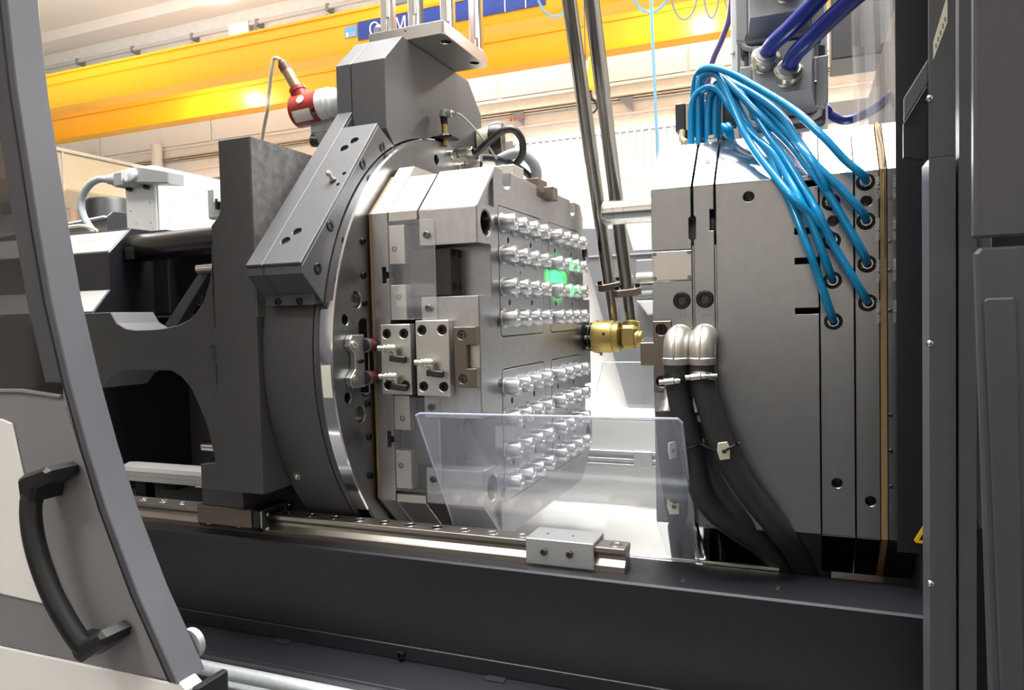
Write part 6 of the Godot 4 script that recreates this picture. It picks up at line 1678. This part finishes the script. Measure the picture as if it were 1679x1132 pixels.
# ---------------------------------------------------------------- guard door in the foreground
func guard_door() -> void:
	var t := thing("guard_door", "curved sliding guard door with a smoked window and a black handle", "door", Vector3(-0.6, 0.6, 0.48))
	var seal := [-0.533, 2.35, -0.531, 2.1, -0.528, 2.007, -0.523, 1.95, -0.517, 1.885, -0.503, 1.795, -0.487, 1.69, -0.468, 1.585, -0.439, 1.474, -0.410, 1.383, -0.379, 1.299, -0.328, 1.190, -0.265, 1.080]
	var s := v2(seal)
	var n := s.size()
	var band := func(a: float, b: float, lo: int, hi: int) -> PackedVector2Array:
		var o := PackedVector2Array()
		for i in range(lo, hi):
			o.append(s[i] + Vector2(a, 0))
		for i in range(hi - 1, lo - 1, -1):
			o.append(s[i] + Vector2(b, 0))
		return o
	put(t, "edge_frame", mb().prism("z", band.call(0.0, -0.014, 0, n), 0.452, 0.499, 0.0015), M.door_edge)
	put(t, "rubber_seal", mb().prism("z", band.call(-0.0135, -0.0185, 0, n), 0.47, 0.4985, 0.0008), M.seal_black)
	# face: window, grey panel, white panels
	var dark := PackedVector2Array([Vector2(-0.95, 2.35), Vector2(-0.95, 1.463), Vector2(-0.60, 1.463), Vector2(-0.54, 1.464), Vector2(-0.458, 1.457)])
	for i in range(8, -1, -1):
		dark.append(s[i] + Vector2(-0.0185, 0))
	put(t, "window_frame", mb().prism("z", band.call(-0.0185, -0.050, 0, 9), 0.484, 0.4992, 0.0012), M.guard_grey)
	put(t, "window_pane", mb().prism("z", dark, 0.486, 0.4965, 0.0008), M.smoked)
	put(t, "window_sill", mb().prism("z", v2([-0.95, 1.457, -0.60, 1.458, -0.54, 1.459, -0.46, 1.4525, -0.458, 1.4565, -0.54, 1.464, -0.60, 1.463, -0.95, 1.463]), 0.487, 0.5005, 0.0008), M.door_grey)
	var grey := PackedVector2Array([Vector2(-0.95, 1.457), Vector2(-0.95, 1.078), Vector2(-0.283, 1.081)])
	for i in range(11, 7, -1):
		grey.append(s[i] + Vector2(-0.0185, 0))
	grey.append(Vector2(-0.4575, 1.452))
	grey.append(Vector2(-0.54, 1.458))
	put(t, "grey_panel", mb().prism("z", grey, 0.484, 0.4965, 0.0008), M.door_grey)
	put(t, "handle_panel", mb().prism("z", PackedVector2Array([Vector2(-0.4535, 1.441), s[9] + Vector2(-0.0188, 0), s[10] + Vector2(-0.0188, 0), s[11] + Vector2(-0.0188, 0), Vector2(-0.286, 1.083), Vector2(-0.345, 1.083), Vector2(-0.40, 1.195), Vector2(-0.45, 1.297), Vector2(-0.499, 1.385), Vector2(-0.501, 1.396)]), 0.4964, 0.4982, 0.0008), M.door_grey)
	put(t, "white_panel", mb().prism("z", v2([-0.95, 1.42, -0.585, 1.42, -0.562, 1.414, -0.545, 1.345, -0.52, 1.271, -0.488, 1.205, -0.456, 1.154, -0.62, 1.160, -0.95, 1.165]), 0.4964, 0.5005, 0.0015), M.door_white)
	put(t, "white_skirt", mb().prism("z", v2([-0.95, 1.076, -0.29, 1.0785, -0.262, 1.082, -0.252, 1.074, -0.252, 0.6, -0.95, 0.6]), 0.47, 0.497, 0.002), M.door_white)
	put(t, "skirt_trim", mb().box(-0.247, 0.6, 0.44, -0.236, 1.078, 0.495, 0.002), M.black_paint)
	put(t, "roller", mb().lathe(Vector3(-0.296, 1.107, 0.44), Vector3.BACK, [Vector2(0, 0), Vector2(0, 0.021), Vector2(0.01, 0.021), Vector2(0.01, 0)], 24), M.aluminium)
	put(t, "catch_sticker", mb().box(-0.537, 1.708, 0.4965, -0.527, 1.716, 0.4972, 0.0003), M.connector_light)
	# handle: two feet and a bowed grip
	var h := put(t, "handle", mb().tube(v3([-0.474, 1.341, 0.531, -0.4755, 1.31, 0.537, -0.468, 1.272, 0.541, -0.452, 1.228, 0.542, -0.428, 1.182, 0.541, -0.40, 1.139, 0.536, -0.388, 1.124, 0.531]), 0.0135, 18, 6), M.handle_black, "black bowed handle grip")
	put(h, "handle_foot", mb().prism("z", v2([-0.486, 1.318, -0.489, 1.347, -0.478, 1.3535, -0.434, 1.3665, -0.424, 1.362, -0.425, 1.349, -0.455, 1.335, -0.459, 1.318]), 0.4985, 0.547, 0.005), M.handle_black)
	put(h, "handle_foot", mb().prism("z", v2([-0.413, 1.136, -0.397, 1.112, -0.388, 1.1085, -0.342, 1.138, -0.339, 1.15, -0.35, 1.157, -0.386, 1.138]), 0.4985, 0.545, 0.005), M.handle_black)
	put(h, "grip_joint", mb().tube([Vector3(-0.4755, 1.318, 0.5355), Vector3(-0.4752, 1.314, 0.5362)], 0.0139, 18, 1), M.seal_black)

func guard_post() -> void:
	var d := thing("guard_sheet", "tall dark guard sheet with a yellow warning triangle", "guard", Vector3(0.7, 1.218, 0.1))
	put(d, "dark_sheet", mb().box(0.612, 1.218, 0.098, 0.80, 2.6, 0.101, 0.0006), M.bed_paint)
	var w := put(d, "warning_triangle", mb().prism("z", v2([0.6315, 1.2365, 0.6345, 1.233, 0.684, 1.233, 0.687, 1.2365, 0.662, 1.284, 0.6565, 1.284]), 0.101, 0.1018, 0.0002), M.warning_yellow, "yellow and black warning triangle")
	put(w, "triangle_field", mb().prism("z", v2([0.6375, 1.2372, 0.681, 1.2372, 0.6592, 1.279]), 0.1018, 0.1022, 0.0001), M.print_black)
	put(w, "triangle_mark", mb().prism("z", v2([0.6445, 1.2415, 0.674, 1.2415, 0.6592, 1.2665]), 0.1022, 0.1026, 0.0001), M.warning_yellow)
	var t := thing("guard_post", "dark grey sheet-metal guard post with dome screws along its edge", "post", Vector3(0.64, 0, 0.35))
	put(t, "post_fold", mb().prism("y", v2([0.6165, 0.349, 0.6165, 0.30, 0.6185, 0.30, 0.6185, 0.346, 0.638, 0.346, 0.638, 0.25, 0.64, 0.25, 0.64, 0.349]), 0.7, 1.70, 0.0006), M.post_grey)
	put(t, "post_fold", mb().prism("z", v2([0.6165, 1.70, 0.64, 1.70, 0.64, 2.5, 0.6165, 2.5]), 0.346, 0.349, 0.0006), M.post_grey)
	put(t, "post_fold", mb().prism("y", v2([0.6425, 0.352, 0.6425, 0.25, 0.6575, 0.25, 0.6575, 0.352]), 0.7, 2.5, 0.0012), M.post_grey)
	put(t, "edge_bracket", mb().prism("z", v2([0.595, 1.74, 0.595, 1.705, 0.6165, 1.70, 0.6165, 1.776]), 0.33, 0.338, 0.0008), M.black_paint)
	put(t, "bracket_flange", mb().prism("z", v2([0.5948, 1.741, 0.5948, 1.764, 0.6165, 1.80, 0.6165, 1.777]), 0.338, 0.347, 0.0008), M.post_grey)
	put(t, "label_strip", mb().prism("z", v2([0.6205, 1.797, 0.6205, 1.815, 0.633, 1.86, 0.633, 1.832]), 0.349, 0.3498, 0.0002), M.tie_ivory)
	for k in 5:
		put(t, "label_print", mb().box(0.6222 + k * 0.002, 1.808 + k * 0.0062, 0.3498, 0.6236 + k * 0.002, 1.813 + k * 0.0062, 0.3500, 0.0001), M.print_grey)
	for y in [1.7595, 1.512, 1.263]:
		put(t, "dome_screw", mb().lathe(Vector3(0.617, y, 0.349), Vector3(-0.2, 0, 1), [Vector2(0, 0.0036), Vector2(0.0014, 0.0031), Vector2(0.0025, 0.0016), Vector2(0.0028, 0)], 16), M.chrome)
	put(t, "side_plate", mb().prism("z", v2([0.6565, 2.5, 0.6565, 1.335, 0.661, 1.322, 0.672, 1.33, 0.672, 2.5]), 0.30, 0.345, 0.0015), M.post_grey)
	var p := thing("outer_guard_panel", "plain dark grey guard panel nearest the camera, above the gap", "panel", Vector3(0.66, 1.603, 0.5))
	put(p, "panel_sheet", mb().box(0.628, 1.605, 0.488, 0.78, 2.4, 0.5, 0.002), M.guard_grey)
	var q := thing("outer_guard_panel", "dark grey guard panel with a raised field, nearest the camera below the gap", "panel", Vector3(0.66, 0.6, 0.5))
	put(q, "panel_sheet", mb().prism("z", v2([0.629, 1.592, 0.633, 1.597, 0.78, 1.597, 0.78, 0.6, 0.650, 0.6, 0.640, 1.22]), 0.488, 0.5, 0.002), M.guard_grey)
	put(q, "raised_field", mb().prism("z", v2([0.6345, 1.553, 0.6365, 1.5555, 0.655, 1.5555, 0.6575, 1.552, 0.672, 0.8, 0.652, 0.8, 0.6475, 1.2]), 0.5, 0.503, 0.0015), M.guard_grey)
	var b := thing("guard_backing", "black frame behind the dark guard panels", "frame", Vector3(0.75, 0, 0.3))
	put(b, "frame_post", mb().box(0.664, 0, 0.17, 0.9, 2.6, 0.25, 0.003), M.bed_paint)
